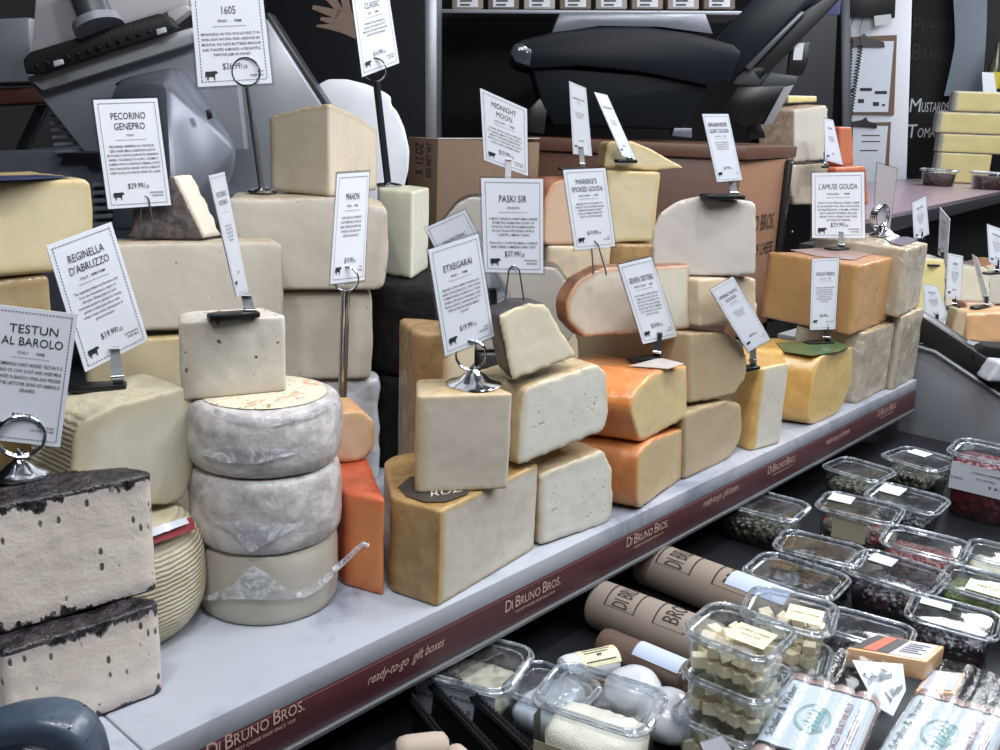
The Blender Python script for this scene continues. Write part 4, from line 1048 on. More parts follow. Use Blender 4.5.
# ---------------------------------------------------------------- lower cooler deck
DECK = .85
t = NT('dark cooler deck'); t.pbsdf(t.mix(t.noise(6, 3), lin('1b1c20'), lin('2b2c31')), .4, Metallic=.3)
m = MB(); m.box((.80, -.28, DECK-.02), (3.16, 1.74, .04), bev=.004); m.box((.80, -1.12, .42), (3.16, .06, .82)); m.box((.80, .56, .42), (3.16, .06, .82))
deck = m.build('open_cooler', t.m); tag(deck, 'dark open cooler deck holding tubs and packs below the marble shelf', 'cooler')
PLAST = clear('clear tub plastic', 'eef2f4', gloss=.12, rough=.05, bump=0)
LIDM = clear('clear lid plastic', 'eef2f6', gloss=.11, rough=.06, haze=.04, bump=.02)
RIMM = clear('hazy rim plastic', 'e4e8ec', gloss=.25, rough=.15, haze=.26)
WLAB = plain('white paper label', 'c6cbd8', .5, var=.02)
def rsq(a, b, r, n=6):
    """rounded rectangle outline, counter-clockwise, half sizes a, b"""
    out = []
    for cx, cy, s in ((a-r, b-r, 0), (-a+r, b-r, 1), (-a+r, -b+r, 2), (a-r, -b+r, 3)):
        for k in range(n+1):
            t = math.pi/2*(s+k/n); out.append((cx+r*math.cos(t), cy+r*math.sin(t)))
    return out
def loft(m, rings, M, cap0=True, cap1=False):
    R = []
    for a, b, r, z in rings: R.append([m.b.verts.new(M @ V((x, y, z))) for x, y in rsq(a, b, r)])
    n = len(R[0]); fs = []
    for A, B in zip(R, R[1:]):
        for k in range(n): fs.append(m.b.faces.new((A[k], A[(k+1) % n], B[(k+1) % n], B[k])))
    if cap0: fs.append(m.b.faces.new(R[0][::-1]))
    if cap1: fs.append(m.b.faces.new(R[-1]))
    bmesh.ops.recalc_face_normals(m.b, faces=fs)
def tub_frame(L, F, T, zr):
    A, B, C = onz(*L, zr), onz(*F, zr), onz(*T, zr)
    ex = (B-A); ey = (C-A); w, d = ex.length, ey.length
    c = A+ex*.5+ey*.5; ex.normalize()
    M = Matrix.Translation(c) @ Matrix(((ex.x, -ex.y, 0, 0), (ex.y, ex.x, 0, 0), (0, 0, 1, 0), (0, 0, 0, 1)))
    return M, w, d
TG = 'clear lidded deli tubs in the cooler'
TUBS = {}
def tub(key, box, zr, label, h=.062, lid=True, fixed=None, flip=False):
    x0, x1, y0, y1 = box; w = x1-x0; hh = y1-y0
    if fixed: M, a, b = fixed
    else:
        M, wx, dy = tub_frame((x0+.0*w, y0+.42*hh), (x0+.80*w, y1), (x0+.24*w, y0), zr)
        a, b = wx/2*1.13, max(.6*wx/2, min(dy/2, wx*.58))*1.16
    r = min(a, b)*.46; c = M @ V((0, 0, 0))
    root = thing('deli_tub', label, 'plastic tub', (c.x, c.y, zr-h), TG)
    m = MB(); s = .84
    loft(m, [(a*s, b*s, r*s, -h), (a*(s+.02), b*(s+.02), r, -h+.004), (a*.93, b*.93, r, -.012), (a*.97, b*.97, r, -.004), (a, b, r, -.002), (a*1.02, b*1.02, r, 0)], M)
    m.build('body', PLAST, root)
    if lid:
        m = MB()
        loft(m, [(a*1.03, b*1.03, r, -.006), (a*1.05, b*1.05, r*1.05, .000), (a*1.04, b*1.04, r, .004), (a*.99, b*.99, r, .0055), (a*.95, b*.95, r, .004), (a*.93, b*.93, r*.95, -.002), (a*.86, b*.86, r*.9, -.003), (a*.82, b*.82, r*.9, .0015), (a*.4, b*.4, r*.6, .003)], M, cap0=False, cap1=True)
        m.build('lid', LIDM, root)
    m = MB()
    for k, zz, rr in ((1.035, .0015, .0021), (.965, .0052, .0013), (.86, -.0022, .0009)) if lid else ((1.03, .0015, .0021),):
        m.tube([M @ V((x, y, zz)) for x, y in rsq(a*k, b*k, r*k, 5)], rr, 6, closed=True)
    m.build('rim', RIMM, root)
    TUBS[key] = (M, a, b, r, zr, h, root, s); return root
def tub_label(key, u0, v0, u1, v1, on='lid', mat=None, writing=None, z=.0045):
    M, a, b, r, zr, h, root, s = TUBS[key]
    if on == 'lid': f = lambda u, v: M @ V((a*u, b*v, z))
    elif on == 'front': f = lambda u, v: M @ V((a*u, -b*(.93-(.93-s)*(-v)/1.0)-.0012, h*v))
    elif on == 'side': f = lambda u, v: M @ V((-a*(.93-(.93-s)*(-v))-.0012, b*u, h*v))
    m = MB(); P = [f(u0, v0), f(u1, v0), f(u1, v1), f(u0, v1)]
    n = (P[1]-P[0]).cross(P[3]-P[0]).normalized()
    m.prism(P, n*.0004); m.build('paper_label', mat or WLAB, root, smooth=0)
    if writing:
        e = n*(.0009 if n.dot(CAM-P[0]) > 0 else -.0007)
        I = Ink(lambda u, v: P[3]*(1-u)*(1-v)+P[2]*u*(1-v)+P[1]*u*v+P[0]*(1-u)*v+e)
        for t, u, v, cap, mw in writing: I.text(t, u, v, cap, mw)
        I.build('printed_text', INK, root)
def fill(key, level, name, label, mat, bumpy=.003, freq=90, top=.0, cat='food', kind='stuff', bot=.0025):
    """a lumpy mass that fills the tub up to part of its height"""
    M, a, b, r, zr, h, root, s = TUBS[key]; bm = bmesh.new(); n = 14; sd = V((random.random()*9, random.random()*9, 3))
    zt_ = -h+h*level; sc = lambda z: s+(.93-s)*(z+h)/(h-.012)-.025
    g = {}
    for i in range(n+1):
        for j in range(n+1):
            u, v = i/n*2-1, j/n*2-1
            x, y = u*math.sqrt(1-.28*v*v), v*math.sqrt(1-.28*u*u)
            k = max(abs(u), abs(v))
            z = zt_+noise.noise(V((x*a, y*b, 0))*freq+sd)*bumpy-(.004 if k > .99 else 0)+top*(1-k*k)
            q = sc(min(z, -.01)); g[i, j] = bm.verts.new(M @ V((x*a*q, y*b*q, z)))
    for i in range(n):
        for j in range(n): bm.faces.new((g[i, j], g[i+1, j], g[i+1, j+1], g[i, j+1]))
    edge = [(i, 0) for i in range(n)]+[(n, j) for j in range(n)]+[(i, n) for i in range(n, 0, -1)]+[(0, j) for j in range(n, 0, -1)]
    low = []
    for (i, j) in edge:
        u, v = i/n*2-1, j/n*2-1; x, y = u*math.sqrt(1-.28*v*v), v*math.sqrt(1-.28*u*u); q = s-.03
        low.append(bm.verts.new(M @ V((x*a*q, y*b*q, -h+bot))))
    N = len(edge)
    for k in range(N): bm.faces.new((g[edge[k]], low[k], low[(k+1) % N], g[edge[(k+1) % N]]))
    bm.faces.new(low); bmesh.ops.recalc_face_normals(bm, faces=list(bm.faces))
    me = bpy.data.meshes.new(name); bm.to_mesh(me); bm.free(); me.shade_smooth()
    return tag(link(name, me, None, mat), label, cat, None, kind)
def lumps(name, c1, c2, scale=70, rough=.3, c3=None):
    t = NT(name); vo = t.n('ShaderNodeTexVoronoi'); vo.inputs['Scale'].default_value = scale; t.set(vo, 'Vector', t.obj())
    sp = t.n('ShaderNodeSeparateColor'); t.set(sp, 0, vo.outputs['Color'])
    cc = t.mix(sp.outputs[0], lin(c1), lin(c2))
    if c3: cc = t.mix(t.ramp(sp.outputs[1], .72, .78), cc, lin(c3))
    h = t.ramp(vo.outputs['Distance'], 0, .7, 1, 0)
    t.pbsdf(cc, rough, Normal=t.bump(h, .35 if scale > 300 else .9, .002 if scale > 300 else .006)); return t.m
OLIVE = lumps('dark olives', '0f0e0e', '1e1b19'); PURP = lumps('dark purple olives', '140f14', '241a20', 80, .3, '3a1f28')
GREENO = lumps('green olives', '3d3c30', '5d5a48', 75, .35, '2a2824'); MIXO = lumps('mixed antipasti', '4a2a28', '6e6a58', 70, .35, '7a2c2c')
CHER = lumps('red cherry peppers', '5e1620', '7d2630', 60, .25); PESTO = lumps('green pesto', '5c6636', '7b8549', 160, .55)
REDP = lumps('red pepper spread', '6a2f2b', '84403a', 90, .4); GRAT = lumps('grated cheese', 'f0e6d0', 'f6efde', 420, .8); CREAMY = lumps('creamy salad', 'b9b29a', 'c9c2ac', 50, .5)
WR = [('DI BRUNO BROS', .5, .3, .11, .8), ('KEEP REFRIGERATED', .5, .55, .07, .8), ('$ 6.99', .5, .85, .12, .5)]
Z1 = DECK+.064
tub('g', (845, 945, 552, 597), Z1, 'tub of dark purple olives with frosted lid, in the middle of the cooler')
fill('g', .62, 'purple_olives', 'dark purple olives in the tub with the frosted lid', PURP)
tub_label('g', -.7, .15, -.15, .75)
tub('f', (746, 845, 555, 600), Z1, 'tub of dark olives next to the kraft paper roll ends')
fill('f', .72, 'black_olives', 'black olives in the tub next to the kraft paper roll', OLIVE)
tub('e', (772, 866, 534, 566), Z1, 'nearly clear tub of dark olives behind the tub by the kraft roll')
fill('e', .65, 'black_olives', 'black olives in the nearly clear tub behind', OLIVE)
tub('h', (878, 970, 529, 561), Z1, 'tub of red pepper spread under a clear lid')
fill('h', .72, 'pepper_spread', 'red pepper spread in a clear tub', REDP)
tub('a', (815, 903, 495, 524), Z1, 'tub of mixed antipasti with white label standing inside the lid')
fill('a', .6, 'mixed_antipasti', 'mixed red and grey antipasti in a clear tub', MIXO)
tub_label('a', -.85, .0, -.25, .8)
tub_label('a', -.5, -.75, .35, -.1, 'front', plain('kraft label', 'a8a08c', .5), None)
tub('b', (866, 946, 485, 515), Z1, 'tub of black olives with white label, behind the antipasti tub')
fill('b', .6, 'black_olives', 'black olives in the tub with white label behind the antipasti', OLIVE)
tub_label('b', -.85, -.1, -.2, .8)
tub('c', (888, 951, 447, 474), Z1, 'tub of stuffed green olives, farthest back before the steel side panel')
fill('c', .62, 'green_olives', 'stuffed green olives in the farthest tub', GREENO, .004, 110)
tub_label('c', -.6, .2, .05, .8)
tub('n', (828, 889, 458, 484), Z1, 'dim tub of green olives just under the end of the marble shelf')
fill('n', .6, 'green_olives', 'green olives in the dim tub under the end of the shelf', GREENO, .004, 110)
tub('m', (716, 806, 488, 522), Z1, 'dim tub of olives in the shade below the red strip')
fill('m', .6, 'green_olives', 'green olives in the dim tub below the red strip', GREENO, .004, 110)
tub('i', (818, 915, 612, 650), Z1, 'tub of dark olives half covered by the boxed cheese bar')
fill('i', .7, 'black_olives', 'black olives in the tub half covered by the cheese bar', PURP)
tub('j', (902, 1003, 599, 638), Z1, 'tub of dark olives with frosted lid beside the cheese bar')
fill('j', .62, 'black_olives', 'dark olives in the frosted tub beside the cheese bar', PURP)
tub_label('j', -.8, .2, -.1, .7)
tub('k', (936, 1030, 568, 606), Z1, 'tub of green pesto with a cream coloured label')
fill('k', .8, 'green_pesto', 'smooth green pesto in a clear tub', PESTO, .0015)
CRL = plain('cream label', 'd6d3b2', .5, var=.02)
tub_label('k', -.35, -.75, .6, .1, mat=CRL, writing=[('PESTO', .5, .5, .16, .7)])
tub('l', (962, 1040, 543, 570), Z1, 'tub of creamy salad at the edge of the picture above the pesto')
fill('l', .7, 'creamy_salad', 'creamy pale salad in a clear tub', CREAMY, .003)
tub('d', (947, 1035, 441, 468), DECK+.125, 'tall tub of red cherry peppers with a big white label', h=.123)
fill('d', .86, 'cherry_peppers', 'red cherry peppers in the tall tub', CHER, .004, 70)
LBW = [('DI BRUNO', .12, .62, .10, .2), ('CHERRY PEPPERS', .6, .3, .08, .5), ('STUFFED', .6, .5, .07, .4), ('$ 8.99', .8, .72, .10, .3)]
tub_label('d', -.80, -.55, .72, -.10, 'front', WLAB, LBW)
M_, a_, b_, r_, z_, h_, rt_, s_ = TUBS['d']
# ---- tubs of pale cubes and the grated cheese
FR = tub_frame((683, 628), (770, 661), (712, 606), DECK+.16)
Mx0, wx0, dy0 = FR; cc0 = (Mx0, wx0/2, wx0/2*.92)
def lift(M, dz, dx=0, dy=0): return Matrix.Translation((dx, dy, dz)) @ M
q3 = .052
tub('q1', None or (0, 1, 0, 1), DECK+.16, 'top tub of pale cheese cubes in the stack by the paper rolls', h=.05, fixed=cc0)
tub('q2', (0, 1, 0, 1), DECK+.16-.0535, 'second tub of pale cheese cubes in the stack by the paper rolls', h=.05, fixed=(lift(Mx0, -.0535, .002, -.002),)+cc0[1:])
tub('q3', (0, 1, 0, 1), DECK+.16-.107, 'lowest tub of pale cheese cubes in the stack by the paper rolls', h=.05, fixed=(lift(Mx0, -.107, -.004, .002),)+cc0[1:])
FR4 = tub_frame((733, 612), (822, 634), (760, 592), DECK+.115)
cc4 = (FR4[0], FR4[1]/2, FR4[1]/2*.9)
tub('q4', (0, 1, 0, 1), DECK+.115, 'tub of pale cheese cubes behind the cube stack', h=.06, fixed=cc4)
tub('q5', (0, 1, 0, 1), DECK+.051, 'tub of pale cheese cubes under the one behind the cube stack', h=.05, fixed=(lift(FR4[0], -.064, .003, 0),)+cc4[1:])
CUBE = cheese_mat('cheese cube', 'f8dfae', mott=.05, wrap=0)
def rawcube(s):
    m = MB(); m.box((0, 0, 0), (s, s*.9, s*.85), bev=s*.07); me = bpy.data.meshes.new('cheese_cube'); m.b.to_mesh(me); m.b.free(); me.materials.append(CUBE); return me
CM = [rawcube(.0175), rawcube(.0155)]
def cubes(key, label, rows=1, nx=4, ny=3, fillz=.003):
    M, a, b, r, zr, h, root, s = TUBS[key]; first = None
    for L in range(rows):
        for i in range(nx):
            for j in range(ny):
                if L == rows-1 and rows > 1 and random.random() < .25: continue
                u, v = (i+.5)/nx*2-1, (j+.5)/ny*2-1
                c = bpy.data.objects.new('cheese_cube', CM[0]) if first is None else first.copy(); first = first or c
                c.data = CM[random.randint(0, 1)]
                z = -h+fillz+.010+L*.0195+random.random()*.001
                c.location = M @ V((u*a*s*.93, v*b*s*.93, z)); ex = M.to_3x3() @ V((1, 0, 0))
                c.rotation_euler = (random.uniform(-.5, .5)*(1 if L else .3), random.uniform(-.5, .5)*(1 if L else .3), math.atan2(ex.y, ex.x)+random.uniform(-1.2, 1.2))
                col.objects.link(c); tag(c, label, 'cheese cube', label)
cubes('q1', 'pale cheese cube in the top tub of the cube stack', 2, 5, 4)
cubes('q2', 'pale cheese cube in the second tub of the cube stack', 2, 5, 4)
cubes('q3', 'pale cheese cube in the lowest tub of the cube stack', 2, 5, 4)
cubes('q4', 'pale cheese cube in the tub behind the cube stack', 2, 4, 4)
cubes('q5', 'pale cheese cube in the tub under the one behind the cube stack', 2, 4, 3)
tub_label('q1', -.1, -.55, .75, .3, mat=CRL, writing=[('CUBED CHEESE', .5, .35, .10, .8), ('PICNIC MIX', .5, .6, .08, .7)])
tub_label('q4', -.05, -.55, .75, .3, mat=CRL, writing=[('CUBED CHEESE', .5, .5, .10, .8)])
FRg = tub_frame((512, 694), (622, 730), (580, 671), DECK+.125)
ccg = (FRg[0], FRg[1]/2, FRg[2]/2)
tub('gr', (0, 1, 0, 1), DECK+.125, 'big clear tub of grated pale cheese, nearest tub to the marble edge', h=.123, fixed=ccg)
fill('gr', .70, 'grated_cheese', 'heap of grated pale cheese in the big clear tub', GRAT, .004, 140, top=.008)
tub_label('gr', -.9, -.9, .35, -.35, 'front', plain('dark and cream label', 'b5ac94', .5), [('GRATED CHEESE', .55, .35, .12, .8), ('DI BRUNO BROS', .5, .7, .10, .7)])
tub_label('gr', -.9, -.95, -.5, -.12, 'side', plain('black label', '1d1e24', .5))
# tub under the shelf
FRu = tub_frame((418, 668), (500, 690), (452, 636), DECK+.06)
tub('us', (0, 1, 0, 1), DECK+.06, 'clear tub with white label pushed under the red strip', h=.058, fixed=(FRu[0], .062, .056))
fill('us', .55, 'creamy_salad', 'creamy pale salad in the tub under the red strip', CREAMY, .002)
tub_label('us', -.9, -.95, .8, -.1, 'front', WLAB, [('DI BRUNO', .15, .5, .12, .25), ('FRESH', .6, .35, .10, .4), ('$ 5.99', .7, .7, .12, .4)])

# posts that carry the marble shelf above the cooler
m = MB()
for x in (-.6, 2.28): m.box((x, .5, .8955), (.06, .05, .088))
m.build('shelf_post', plain('dark underside', '26272b', .6), shelf)
# ---------------------------------------------------------------- paper rolls and packs in the cooler
KRAFT = plain('kraft paper', '8c8076', .75, var=.07, bump=.12)
def roll(p0, p1, r, label, group='kraft paper rolls in the cooler', mat=None, printed=True, flip=False, name='paper_roll', text=('DI BRUNO', 'BROS.')):
    a = (p1-p0).normalized(); side = a.cross(V((0, 0, 1))).normalized(); up = side.cross(a)
    R = Matrix((side, up, a)).transposed().to_4x4(); L = (p1-p0).length
    mid = (p0+p1)/2
    root = thing(name, label, 'wrapped roll', (mid.x, mid.y, mid.z-r), group)
    m = MB(); m.lathe([(r*.25, .002), (r*.6, 0), (r*.9, .004), (r, .012), (r*1.01, L*.5), (r, L-.012), (r*.92, L-.004), (r*.6, L), (r*.25, L-.002)], p0, 32, R)
    m.build('wrapper', mat or KRAFT, root)
    if printed:
        def f(u, v):   # u runs round the roll, v along it
            t = u*2.5-1.25; e = r*1.012+.0006
            return p0+a*(L*v)+side*(-e*math.sin(t))*(-1 if flip else 1)+up*(e*math.cos(t))
        I = Ink(f)
        for k, w in enumerate(text):
            v = .28+.38*k; h = .115
            I.text(w, .5, v+.06, .12, .70, 1.3, res=2)
            for i in range(24):
                u0, u1 = .12+.76*i/24, .12+.76*(i+1)/24
                I.poly([f_ for f_ in ((u0, v-h), (u1, v-h), (u1, v-h+.010), (u0, v-h+.010))]); I.poly([(u0, v+h), (u1, v+h), (u1, v+h+.010), (u0, v+h+.010)])
            for u0 in (.12, .875): I.poly([(u0, v-h), (u0+.006, v-h), (u0+.006, v+h), (u0, v+h)])
        I.build('printed_text', plain('brown black print', '2c2522', .7, var=.02), root)
    return root, p0, a, side, up, L
rA = roll(onz(642, 560, DECK+.037), onz(792, 618, DECK+.037), .0365, 'large kraft paper roll with boxed capitals, farther of the two big rolls')
rB = roll(onz(594, 602, DECK+.036), onz(722, 652, DECK+.036), .0355, 'large kraft paper roll with boxed capitals, nearer of the two big rolls')
rC = roll(onz(600, 642, DECK+.024), onz(688, 680, DECK+.024), .023, 'slim brown roll with pale blue sticker in front of the big kraft rolls', mat=plain('brown wrap', '5d4a40', .45, coat=.4), printed=False)
def roll_patch(R, v0, v1, t0, t1, r, name, mat, label):
    root, p0, a, side, up, L = R; m = MB()
    N = 10; P = [[p0+a*(L*v)+(side*math.sin(t0+(t1-t0)*i/N)+up*math.cos(t0+(t1-t0)*i/N))*r for i in range(N+1)] for v in (v0, v1)]
    vs = [[m.b.verts.new(p) for p in row] for row in P]
    for i in range(N): m.b.faces.new((vs[0][i], vs[0][i+1], vs[1][i+1], vs[1][i]))
    o = m.build(name, mat, root); o['label'] = label
BLUEL = plain('pale blue sticker', 'b9c4de', .45, var=.03)
roll_patch(rA, .62, .98, -.35, .75, .0376, 'sticker', BLUEL, 'pale blue price sticker')
roll_patch(rC, .45, .95, -.5, .9, .0242, 'sticker', BLUEL, 'pale blue sticker')
WHITE = plain('white rind', 'c9ccd2', .6, var=.03, bump=.1)
FILM = clear('wrapping film', 'f4f6f8', gloss=.06, rough=.14, haze=.02, bump=.35)
rD = roll(onz(560, 672, DECK+.021), onz(616, 660, DECK+.021), .020, 'white cheese log with cream printed label among the paper rolls', group='small wrapped logs', mat=WHITE, printed=False, name='cheese_log')
roll_patch(rD, .30, .97, -1.3, 1.1, .0206, 'paper_label', plain('cream label', 'd6d3b2', .5, var=.02), 'cream label with small black print')
root, p0, a, side, up, L = rD
def fd(u, v):
    t = -1.3+2.4*v; return p0+a*(L*(.34+.58*u))+(side*math.sin(t)*1+up*math.cos(t))*.0211
I = Ink(fd)
for k in range(4): I.rect(.08, .28+.10*k, .9-.1*(k % 2), .31+.10*k)
I.rect(.05, .12, .95, .15); I.rect(.05, .85, .95, .88); I.poly([(.5+.16*a_, .70+.12*b_) for a_, b_ in COW]); I.build('printed_text', INK, root)
def puff(c, r, name, label, cat, mat, sc=(1, 1, .8)):
    m = MB(); m.sphere(c, r, 28, 18, sc)
    sd = V((c.x*9, 2, 1))
    for v in m.b.verts:
        d = (v.co-c); v.co += d*(noise.noise(v.co*28+sd)*.12+noise.noise(v.co*70+sd)*.05)
    zf = min(v.co.z for v in m.b.verts)
    for v in m.b.verts: v.co.z = max(v.co.z, DECK+.0005)
    return tag(m.build(name, mat, None, smooth=180), label, cat)
WF = plain('white cheese under film', 'c9cdd6', .3, var=.03, coat=.9)
c = onz(634, 690, DECK+.03); o = puff(c, .036, 'cheese_ball', 'film-wrapped white cheese ball behind the big grated cheese tub', 'cheese', WF)
m = MB(); e = (CAM-c).normalized(); s_1 = e.cross(V((0, 0, 1))).normalized(); t_1 = s_1.cross(e)
q = c+e*.036+s_1*(.006)+t_1*.005
c2 = onz(668, 716, DECK+.03); puff(c2, .038, 'cheese_ball', 'film-wrapped white cheese ball beside the stack of cube tubs', 'cheese', WF)
c3 = onz(560, 700, DECK+.02); puff(c3, .03, 'cheese_bag', 'crumpled clear bag of white cheese left of the big grated tub', 'bagged cheese', plain('bag film', 'a9adb5', .2, var=.2, scale=60, coat=1.0), (1.2, 1, .7))
# small card in front of the cube stack
P = [onz(700, 742, .93), onz(722, 735, .935), onz(740, 762, .90), onz(715, 775, .895)]
m = MB(); m.prism(P, (0, 0, -.0012)); r_ = tag(m.build('paper_card', CARD, None, smooth=0), 'plain white paper card in front of the stack of cube tubs', 'paper card')
# sausage packs
SAUS = plain('pale sausage', 'b49d98', .35, var=.08, scale=40, coat=.5)
TEAL = plain('teal print', '6d9a9a', .6, var=.02)
PINKI = plain('rose print', '8c4a58', .6, var=.02)
def pack(O, U, L, rs, label, n=4):
    N = U.cross(L).normalized()
    if N.z < 0: N = -N
    u, l = U.normalized(), L.normalized(); W, H = U.length, L.length
    root = thing('sausage_pack', label, 'sausage pack', O+U*.5+L*.5-N*rs, 'bratwurst packs')
    base = O
    for k in range(n):
        c0 = base+u*(W*(k+.5)/n); m = MB(); path = []; rad = []
        bend = .004*math.sin(k*2.1)
        for i in range(17):
            t = i/16; e = min(t, 1-t)*H
            rad.append(rs*math.sqrt(max(.02, 1-max(0, 1-e/(rs*.9))**2))); path.append(c0+l*(H*t)+u*bend*math.sin(t*3.1))
        m.tube(path, rad, 16); m.build('sausage', SAUS, root, smooth=80)
    def f(a, b, e=.0):   # label over the sausages
        x = W*(-.02+1.04*a); ph = (x/W*n) % 1.0
        z = rs*(.84+.20*math.sqrt(max(0, 1-(2*ph-1)**2*.8)))
        ed = min(a, 1-a); z -= rs*.5*max(0, 1-ed/.06)**2
        return base+u*x+l*(H*(.16+.70*b))+N*(z+.0012+e)
    m = MB(); na, nb = 48, 6; g = [[m.b.verts.new(f(i/na, j/nb)) for j in range(nb+1)] for i in range(na+1)]
    for i in range(na):
        for j in range(nb): m.b.faces.new((g[i][j], g[i+1][j], g[i+1][j+1], g[i][j+1]))
    r2 = m.build('paper_label', plain('label paper', 'c4ced6', .7, var=.02, spec=.2), root, smooth=180)
    # lettering: reads along the pack's length
    I = Ink(lambda a, b: f(b, 1-a, .0007))          # text u along -L, v across
    I.text('\u00b7Schaller & Weber\u00b7', .5, .155, .085, .86, .9, res=2)
    for i in range(40):
        for b0 in (.0, .985): I.rect(b0, i/40, b0+.015, (i+1)/40)
    I.build('printed_text', INK, root)
    I = Ink(lambda a, b: f(b, 1-a, .0007)); I.text('COOKED BRATWURST', .46, .79, .075, .84, .8, res=2)
    for k in range(3): I.rect(.1, .85+.03*k, .8-.1*k, .86+.03*k)
    I.build('rose_text', PINKI, root)
    I = Ink(lambda a, b: f(b, 1-a, .0007)); cx, cy, R0, R1 = .5, .45, .235, .2
    for rr, ww in ((R0, .012), (R0*.88, .008)):
        for i in range(48):
            t0, t1 = i*math.pi/24, (i+1)*math.pi/24
            q = lambda t, r: (cx+r*math.cos(t)*.9, cy+r*math.sin(t)*.8)
            I.poly([q(t0, rr), q(t1, rr), q(t1, rr-ww), q(t0, rr-ww)])
    for k in range(5):
        x = cx-.12+.06*k; I.poly([(x-.03, cy+.08), (x, cy-.06-.03*(k % 2)), (x+.03, cy+.08)])
    I.rect(cx-.16, cy+.085, cx+.16, cy+.10); I.rect(cx-.13, cy+.115, cx+.13, cy+.125)
    I.build('crest', TEAL, root)
    # clear film over the pack with a printed flap at the back
    m = MB(); na, nb = 24, 12
    def w(a, b): 
        x = W*(-.06+1.12*a); y = H*(-.30+1.36*b); ph = (x/W*n) % 1.0
        z = rs*(.9+.22*math.sqrt(max(0, 1-(2*ph-1)**2)))+.0025+.002*noise.noise(V((x*60, y*60, W*99)))
        if a < .05 or a > .95: z -= rs*1.2
        if b > .95: z -= rs*1.4
        if b < .2: z += -.2*rs+.5*(.2-b)*rs*2+.006*noise.noise(V((x*35, y*35, 4)))
        return base+u*x+l*y+N*z
    g = [[m.b.verts.new(w(i/na, j/nb)) for j in range(nb+1)] for i in range(na+1)]
    for i in range(na):
        for j in range(nb): m.b.faces.new((g[i][j], g[i+1][j], g[i+1][j+1], g[i][j+1]))
    m.build('film', FILM, root, smooth=180)
    I = Ink(lambda a, b: w(a, b*.20)+N*.0008)
    for k in range(3): I.text('Schaller & Weber \u00b7', .2+.3*k, .45+.2*(k % 2), .13, .3, .7, res=2, shear=.2)
    I.build('flap_text', INK, root)
    return root
O = onz(796, 676, .915); U = onz(880, 700, .915)-O; L = onz(746, 766, .895)-O
pack(O, U, L, .0155, 'bratwurst pack in front of the cheese bar, nearer to the cube tubs')
O = onz(922, 692, .912); U = onz(1012, 718, .912)-O; L = onz(868, 778, .892)-O
pack(O, U, L, .0155, 'bratwurst pack cut off at the lower corner of the picture')
# printed flap sheet between the packs
P = [onz(852, 660, .945), onz(903, 664, .94), onz(906, 690, .925), onz(893, 716, .91), onz(876, 706, .915)]
m = MB(); m.prism(P, (0, 0, -.0012))
fl = tag(m.build('printed_film_sheet', plain('milky film', 'b9c1cb', .25, var=.05, coat=.8), None, smooth=0), 'milky film flap with slanted black lettering between the bratwurst packs', 'film flap')
I = Ink(lambda a, b: P[0]*(1-a)*(1-b)+P[1]*a*(1-b)+P[2]*a*b+P[3]*(1-a)*b+V((0, 0, .001)))
I.text('Schaller', .35, .45, .2, .7, .8, res=2); I.text('& Weber', .55, .85, .2, .7, .8, res=2); I.build('printed_text', INK, fl)
# boxed cheese bar
zb = .915
P = [onz(846, 648, zb+.026), onz(927, 662, zb+.026), onz(945, 646, zb+.026), onz(878, 634, zb+.026)]
root = thing('cheese_bar', 'flat orange beige cheese bar with black, orange and white label', 'cheese', (P[0]+P[2])/2-V((0, 0, .026)))
BARC = cheese_mat('orange beige bar', 'd3a878', rind='cf9c68', rind2='c08a58', mott=.08, wrap=.7)
m = MB(); m.prism(P, (0, 0, -.026), bev=.002); m.build('bar', BARC, root)
bl = lambda u, v, e=.0008: P[3]*(1-u)*(1-v)+P[2]*u*(1-v)+P[1]*u*v+P[0]*(1-u)*v+V((0, 0, e))
for nm, u0, u1, c in (('black_label', .02, .50, '1c1c20'), ('orange_label', .17, .34, 'c4532f'), ('white_label', .51, .92, 'c3c7d4')):
    e = .0006 if nm != 'orange_label' else .0011
    m = MB(); m.prism([bl(u0, .08, e), bl(u1, .08, e), bl(u1, .92, e), bl(u0, .92, e)], (0, 0, -.0005)); m.build(nm, plain(nm, c, .4, var=.02), root, smooth=0)
I = Ink(lambda u, v: bl(.53+.37*u, .12+.76*v, .0014))
for k in range(5): I.rect(.1, .15+.15*k, .9-.2*(k % 2), .2+.15*k)
I.build('printed_text', INK, root)
P2 = [onz(915, 690, zb-.0), onz(955, 693, zb-.0), onz(966, 672, zb-.0), onz(930, 668, zb-.0)]
m = MB(); m.prism([p-V((0, 0, .001)) for p in P2], (0, 0, -.024), bev=.002)
tag(m.build('cheese_bar', BARC, None), 'orange beige cheese bar with white label lying lower, behind the bratwurst packs', 'cheese')
m = MB(); a_, b_, c_, d_ = P2; m.prism([a_*.9+c_*.1, b_*.9+d_*.1, c_*.9+a_*.1, d_*.9+b_*.1], (0, 0, -.0006)); m.build('white_label', WLAB, bpy.data.objects['cheese_bar.001'], smooth=0)
